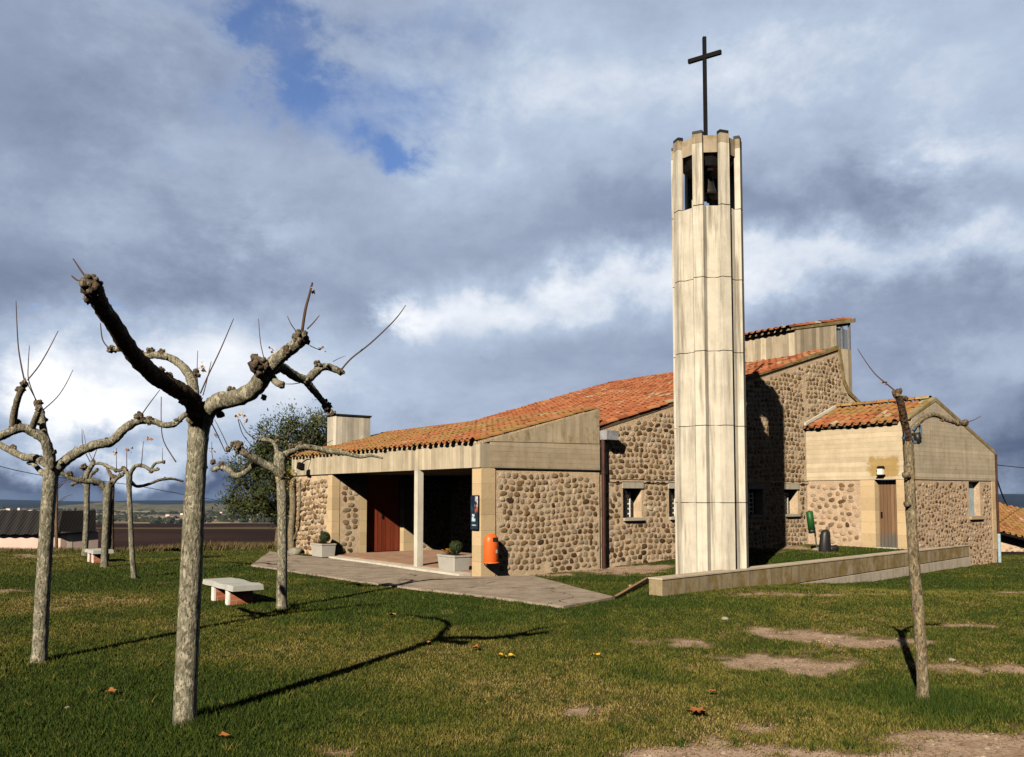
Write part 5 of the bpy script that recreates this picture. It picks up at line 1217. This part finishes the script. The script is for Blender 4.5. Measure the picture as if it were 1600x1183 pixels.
# poster on the corner pier
t = thing('poster', 'narrow dark blue poster with pale figures fixed to the sandstone corner pier', 'poster', W(-.04, .17, 1.29), PHI)
mb = MB(); mb.box(-.015, .012, -.125, .125, -.33, .33)
def poster(g):
    o = g.obj(); x = g.sep(o); n = g.noise(g.scl(o, (1, 9, 6)), 1.2, 5, .6)
    c = g.mix(g.sm(n, .4, .7), (.006, .014, .035), (.02, .05, .09))
    f = g.m('MULTIPLY', g.m('MULTIPLY', g.sm(x[2], -.02, .06), g.sm(g.m('ADD', x[1], g.m('MULTIPLY', x[2], .12)), .03, -.03)), g.sm(n, .40, .52))
    c = g.mix(f, c, g.mix(g.sm(x[2], .1, .16), (.40, .10, .035), (.62, .55, .60)))
    for zz, hh, a, b_ in ((-.055, .025, .0, .08), (-.10, .012, .01, .09), (-.145, .03, -.03, .09), (-.25, .01, -.06, .09)):
        q = g.m('MULTIPLY', g.m('LESS_THAN', g.m('ABSOLUTE', g.m('SUBTRACT', x[2], zz)), hh), g.m('MULTIPLY', g.m('GREATER_THAN', x[1], a), g.m('LESS_THAN', x[1], b_)))
        q = g.m('MULTIPLY', q, g.m('GREATER_THAN', g.noise(g.scl(o, (1, 60, 30)), 1, 2), .42)); c = g.mix(q, c, (.55, .68, .72))
    return c
mb.build('poster_sheet', mat('printed_poster', poster, .4, .4), t)
mb = MB()
for y0_, y1_, z0_, z1_ in ((-.132, .132, .331, .345), (-.132, .132, -.345, -.331), (-.135, -.127, -.33, .33), (.127, .135, -.33, .33)): mb.box(-.02, .014, y0_, y1_, z0_, z1_)
mb.build('poster_frame', M['iron'], t)

# green bin on a leaning post and black bin beside it
a = gnd(1277, 859, .27); z = gz(a[0], a[1])
t = thing('green_litter_bin', 'green tubular litter bin on a leaning thin post by the annex wall', 'litter bin', (a[0], a[1], z))
k = a[1] / FPX; lean = np.array([-.14, .0, 1.0])
def tp(px, py, dy=0): return P(px, py, a[1] + dy) - np.array([a[0], a[1], z])
mb = MB(); mb.tube([tp(1277, 862), tp(1273, 830), tp(1269, 798)], [.02, .02, .02], 8, sub=1); mb.build('post', M['gal'], t, True)
mb = MB(); mb.tube([tp(1268.5, 829, -.1), tp(1264.5, 800, -.1)], [.085, .085], 16, sub=1); mb.build('bin_body', M['green'], t, True)
mb = MB(); mb.tube([tp(1269.2, 833, -.1), tp(1268.4, 828, -.1)], [.088, .088], 16, sub=1); mb.build('bottom_rim', M['blackp'], t, True)
mb = MB(); mb.ball(tp(1274, 859, -.1), .05, 8, 6, .3, (1.6, 1, .7)); mb.ball(tp(1279, 858, -.15), .06, 8, 6, .3, (1.5, 1, .7)); mb.build('footing_stone', M['rock'], t)
b = gnd(1289, 862, .27); z = gz(b[0], b[1])
t = thing('black_bin', 'black plastic bin with rounded top standing on the grass by the annex', 'bin', (b[0], b[1], z), .3)
mb = MB(); V = []; n = 20
for r, zz, dx in ((.15, -.02, 0), (.16, .02, 0), (.135, .25, .01), (.125, .40, .02), (.105, .48, .03), (.06, .525, .035), (.0, .535, .035)):
    for q in range(n): V.append((dx + r * cos(2 * pi * q / n), r * .85 * sin(2 * pi * q / n), zz))
mb.add(V, [(i * n + q, i * n + (q + 1) % n, (i + 1) * n + (q + 1) % n, (i + 1) * n + q) for i in range(6) for q in range(n)]); mb.build('bin_body', M['blackp'], t, True)
mb = MB(); mb.tube([(.10, -.05, .06), (.20, -.06, .07), (.30, -.05, .10)], [.07, .085, .07], 12); mb.build('shadow_lump', M['blackp'], t, True)  # solid black lump standing in for the shadow beside the bin

# stones, leaves
def rock(label, px, py, r, group='pale stones on the ground', sq=(1.3, 1, .6)):
    c = gnd(px, py); z = gz(c[0], c[1]); o = np.array([c[0], c[1], z]); mb = MB(); mb.ball(o + [0, 0, r * .3], r, 10, 7, .2, sq)
    ob = mb.build('stone', M['rock'], None, True, o); ob.location = tuple(o); tag(ob, label, 'stone', group)
rock('pale flat stone in the turf before the low wall', 1133, 969, .04)
rock('white stone at the foot of the climber on the church corner', 461, 866, .16, sq=(1.2, 1, .8))
rock('small white stone in the turf left of the thick nearest trunk', 106, 1105, .02)
rock('small reddish stone by the bare earth right of the sapling', 1487, 1033, .03)
rock('small stone on the paved path before the corner pier', 748, 912, .045)
def leaf(label, px, py, r, m, group='fallen leaves on the grass'):
    c = gnd(px, py); z = gz(c[0], c[1]) + .035; o = np.array([c[0], c[1], z]); mb = MB(); V = [(0, 0, .004)]; nn = 15; ph = random.random() * 6
    for i in range(nn):
        a_ = 2 * pi * i / nn; q = r * (1.0 if i % 3 == 0 else .62 if i % 3 == 1 else .7) * (.8 + .4 * random.random()); V.append((q * cos(a_ + ph), q * sin(a_ + ph), .35 * q * abs(sin(a_ * 1.0 + ph)) + r * .35 * (random.random() - .2)))
    mb.add(V, [(0, 1 + i, 1 + (i + 1) % nn) for i in range(nn)])
    ob = mb.build('fallen_leaf', m, None, True); ob.location = tuple(o); tag(ob, label, 'leaf', group)
leaf('bright yellow fallen leaf, left one of a touching pair', 783, 1030, .055, M['yleaf']); leaf('golden fallen leaf, right one of a touching pair', 797, 1031, .055, M['yleaf'])
leaf('brown fallen leaf just beyond the yellow pair of leaves', 743, 1018, .06, M['bleaf']); leaf('pale yellow fallen leaf alone on the grass before the tower', 931, 1031, .06, M['yleaf'])
leaf('tan fallen leaf lying nearest the paved path', 611, 967, .08, M['dryleaf']); leaf('tan fallen leaf between the shadow of the trunk and the yellow pair', 668, 1011, .06, M['dryleaf'])
leaf('brown fallen leaf left of the thick nearest trunk', 172, 1087, .06, M['bleaf']); leaf('brown fallen leaf right below the thick nearest trunk', 346, 1160, .05, M['bleaf'])
leaf('red brown curled leaf in the dry grass left of the sapling', 1088, 1120, .085, M['bleaf']); leaf('small rust fallen leaf beyond the red brown curled leaf', 1112, 1088, .045, M['bleaf']); 

# ------------------------------------------------------------------ neighbours and distance
# pink shed on the left
A_ = P(95, 833, 50); sz = -3.4
shed = thing('farm_shed', 'long low pink shed with dark corrugated roof beyond the left lawn', 'shed', (A_[0], A_[1], sz))
ev = A_[2] - sz
fp = [(-26, -1.0), (0, 0), (1.35, 1.75)]; bk = [(-30, 7.5), (-4.1, 8.0), (-2.2, 8.3)]
mb = MB(); mb.prism([fp[0], fp[1], bk[1], bk[0]], 0, ev - .05); mb.prism([(fp[1][0] + .004, fp[1][1] + .003), fp[2], bk[2], (bk[1][0] + .004, bk[1][1])], 0, ev + .05); mb.build('wall', plain('pink_render', (.60, .46, .40), .9, .1, 0, .08, 1.0), shed)
mb = MB(); mb.box(-.75, -.42, -.08, -.005, 0, ev - .06); mb.box(.1, .42, .02, .06, 0, ev - .06, fn=lambda x, y, z: (x, y + x * 1.2, z)); mb.build('pilaster', plain('cream_render', (.72, .62, .52), .9, .1), shed)
def corr(g):
    o = g.obj(); x = g.sep(o)
    w1 = g.m('FRACT', g.m('MULTIPLY', g.m('ADD', x[0], g.m('MULTIPLY', x[1], .35)), 5.5)); w2 = g.m('FRACT', g.m('MULTIPLY', g.m('SUBTRACT', x[0], g.m('MULTIPLY', x[1], .8)), 5.5))
    c = g.mix(g.m('MULTIPLY', g.m('LESS_THAN', w1, .3), .7), (.011, .009, .009), (.065, .058, .052)); return g.mix(g.m('MULTIPLY', g.m('LESS_THAN', w2, .22), .5), c, (.055, .048, .043))
mb = MB(); rz_ = 1.25
def roofstrip(f0, f1, b0, b1, z0, z1):
    n = 40; V = []
    f0, f1, b0, b1 = [np.array(v, float) for v in (f0, f1, b0, b1)]
    for i in range(n * 6 + 1):
        u = i / (n * 6); cz = .03 * sin(i * pi / 3)
        f = f0 + (f1 - f0) * u; b = b0 + (b1 - b0) * u; m_ = (f + b) / 2; z_ = z0 + (z1 - z0) * u
        V += [(f[0], f[1] - .35, z_ - .06 + cz), (m_[0], m_[1], ev + rz_ + cz), (b[0], b[1] + .3, z_ - .06 + cz)]
    mb.add(V, [(3 * i + k, 3 * i + 3 + k, 3 * i + 4 + k, 3 * i + 1 + k) for i in range(n * 6) for k in (0, 1)])
roofstrip(fp[0], fp[1], bk[0], bk[1], ev, ev); roofstrip(fp[1], fp[2], bk[1], bk[2], ev, ev + .12); mb.build('roof', mat('dark_corrugated_sheet', corr, .8, .15), shed)

# tiled neighbour house on the right
Bc = P(1563, 832, 33); nb = thing('neighbour_house', 'low stone house with a red tiled roof just right of the annex', 'house', (Bc[0], Bc[1], -3.0), radians(-8))
ez = Bc[2] + 3.0
mb = MB(); mb.box(.0, 9, .1, 6, 0, ez - .12); mb.build('wall', M['mortar_p'], nb)
hw = lambda a_, b_, d_: (a_, .1 - d_, b_)
mb = MB(); cobbles(mb, hw, .05, 5.5, lambda a_: 1.2, lambda a_: ez - .3, seed=61, pw=.24, ph=.17, prot=(.006, .022), fill=.7, jit=.7); mb.build('cobblestones', M['stone'], bpy.data.objects['wall.001'] if 'wall.001' in bpy.data.objects else nb, True)
mb = MB(); s_ = .42; dzr = -.28
U_ = chan((0, 1, s_)); E_ = chan((1, 0, dzr))
mb.add([(-.4, -.35, ez - .02 + .1), (9, -.35, ez - .02 + 9.4 * dzr + .1), (9, 3.2, ez + 1.4 + 9.4 * dzr), (-.4, 3.2, ez + 1.4)], [(0, 1, 2, 3)]); rf = mb.build('roof', M['board'], nb)
mb = MB(); tiles(mb, (-.4, -.4, ez + .1), E_, U_, 30, 11, seed=62); mb.build('roof_tiles', M['tile_m'], rf)
mb = MB(); mb.box(.9, 1.9, -.02, .09, 1.6, ez - .55); dr = mb.build('door', M['dark'], nb); 
mb = MB(); mb.tube([(-.3, -.35, ez + .02), (1.2, -.40, ez - .38), (4, -.42, ez - 1.15)], [.06, .06, .06], 8); mb.build('gutter', M['iron'], nb)
mb = MB(); mb.box(1.02, 1.24, -.14, -.025, ez - 1.0, ez - .72); mb.build('meter_box', M['white'], nb)

# overhead cables
cb = thing('overhead_cable', 'thin dark cable sagging across the sky behind the left trees', 'cable', P(-60, 712, 40))
o = P(-60, 712, 40); mb = MB(); mb.tube([P(-60, 712, 40), P(60, 742, 44), P(200, 757, 52), P(345, 783, 62), P(470, 800, 72)], [.018] * 5, 6); mb.build('cable', M['wire'], cb, True, o)
o = W(TB + .03, -WA_, 2.3); cb = thing('service_cable', 'dark service cable leaving the right corner of the annex', 'cable', o)
mb = MB(); mb.tube([o, P(1562, 762, 25.5), P(1569, 780, 27), P(1574, 790, 30)], [.022] * 4, 6); mb.tube([o + [0, 0, .2], P(1580, 729, 30), P(1640, 735, 36)], [.014] * 3, 6); mb.build('cable', M['wire'], cb, True, o)

# hedges and copses of the valley, too many and too far to count
mb = MB()
for k in range(240):
    Yc = 1900 * (4700 / 1900) ** RNG.random(); pxc = -60 + 700 * RNG.random() if RNG.random() < .85 else 1540 + 120 * RNG.random(); cx_ = (pxc - 800) / FPX * Yc; n_ = int(3 + 14 * RNG.random()); ang = RNG.normal(0, .5)
    for q in range(n_):
        d_ = (q - n_ / 2) * 11 * (1 + .6 * RNG.random()); x_ = cx_ + d_ * cos(ang); y_ = Yc + d_ * sin(ang) * 2; r_ = 3 + 4.5 * RNG.random(); z_ = float(ground_z(np.array([x_]), np.array([y_]))[0])
        mb.ball((x_, y_, z_ + r_ * .5), r_, 6, 4, .3, (1.4, 1.4, .9), RNG.random())
o = mb.build('far_copses', mat('far_foliage', lambda g: g.mix(g.attr('tone'), (.02, .028, .014), (.06, .06, .03)), .95, .05)); tag(o, 'dark hedges and copses scattered over the far valley', 'copses', kind='stuff')

# far village houses in the valley
VIL = [(px, py, float(np.interp(py, [796, 806, 815, 819], [4300, 3000, 2200, 2000]))) for px, py in ((14, 799), (30, 798), (48, 800), (60, 799), (392, 808), (402, 806), (316, 808), (322, 804), (412, 802), (428, 805), (188, 814), (192, 810), (262, 808), (345, 803), (285, 806), (372, 811))]
wmat = plain('whitewash', (.72, .66, .58), .9, .1); rmat = plain('far_roof_tiles', (.34, .17, .10), .9, .1)
for i, (px, py, Y) in enumerate(VIL):
    p = P(px, py, Y); g_ = gz(p[0], p[1]); w_ = Y / FPX * (1.3 + 1.9 * random.random()); h_ = Y / FPX * (1.2 + .9 * random.random()); dd = w_ * .8
    t = thing('village_house', 'tiny pale house far off in the valley behind the lawn', 'house', (p[0], p[1], g_), random.random() * .8 - .4, 'distant village houses')
    mb = MB(); mb.box(-w_, w_, -dd, dd, -3, h_); mb.build('wall', wmat, t)
    mb = MB(); mb.prism([(-w_ * 1.04, -dd * 1.05), (w_ * 1.04, -dd * 1.05), (w_ * 1.04, 0), (-w_ * 1.04, 0)], h_ + .02, [h_ + .3, h_ + .3, h_ * 1.45, h_ * 1.45]); mb.prism([(w_ * 1.04, .01), (w_ * 1.04, dd * 1.05), (-w_ * 1.04, dd * 1.05), (-w_ * 1.04, .01)], h_ + .02, [h_ * 1.45, h_ + .3, h_ + .3, h_ * 1.45]); mb.build('roof', rmat, t)

# ------------------------------------------------------------------ haze
def haze():
    mb = MB(); gv = np.array([v.co[2] for v in bpy.data.objects['ground'].data.vertices]).min(); mb.box(GX[0] - 20, GX[-1] + 20, GY[0] - 20, GY[-1] + 20, gv - 1.0, 12.0)
    m = bpy.data.materials.new('haze_air'); m.use_nodes = True; nt = m.node_tree
    nt.nodes.remove(nt.nodes['Principled BSDF']); v = nt.nodes.new('ShaderNodeVolumePrincipled'); nt.links.new(v.outputs[0], nt.nodes['Material Output'].inputs['Volume'])
    v.inputs['Color'].default_value = (.42, .64, 1, 1); v.inputs['Density'].default_value = 4e-5; v.inputs['Anisotropy'].default_value = .5
    o = mb.build('haze', m); tag(o, 'thin bluish air over the valley', 'haze', kind='stuff')
haze()
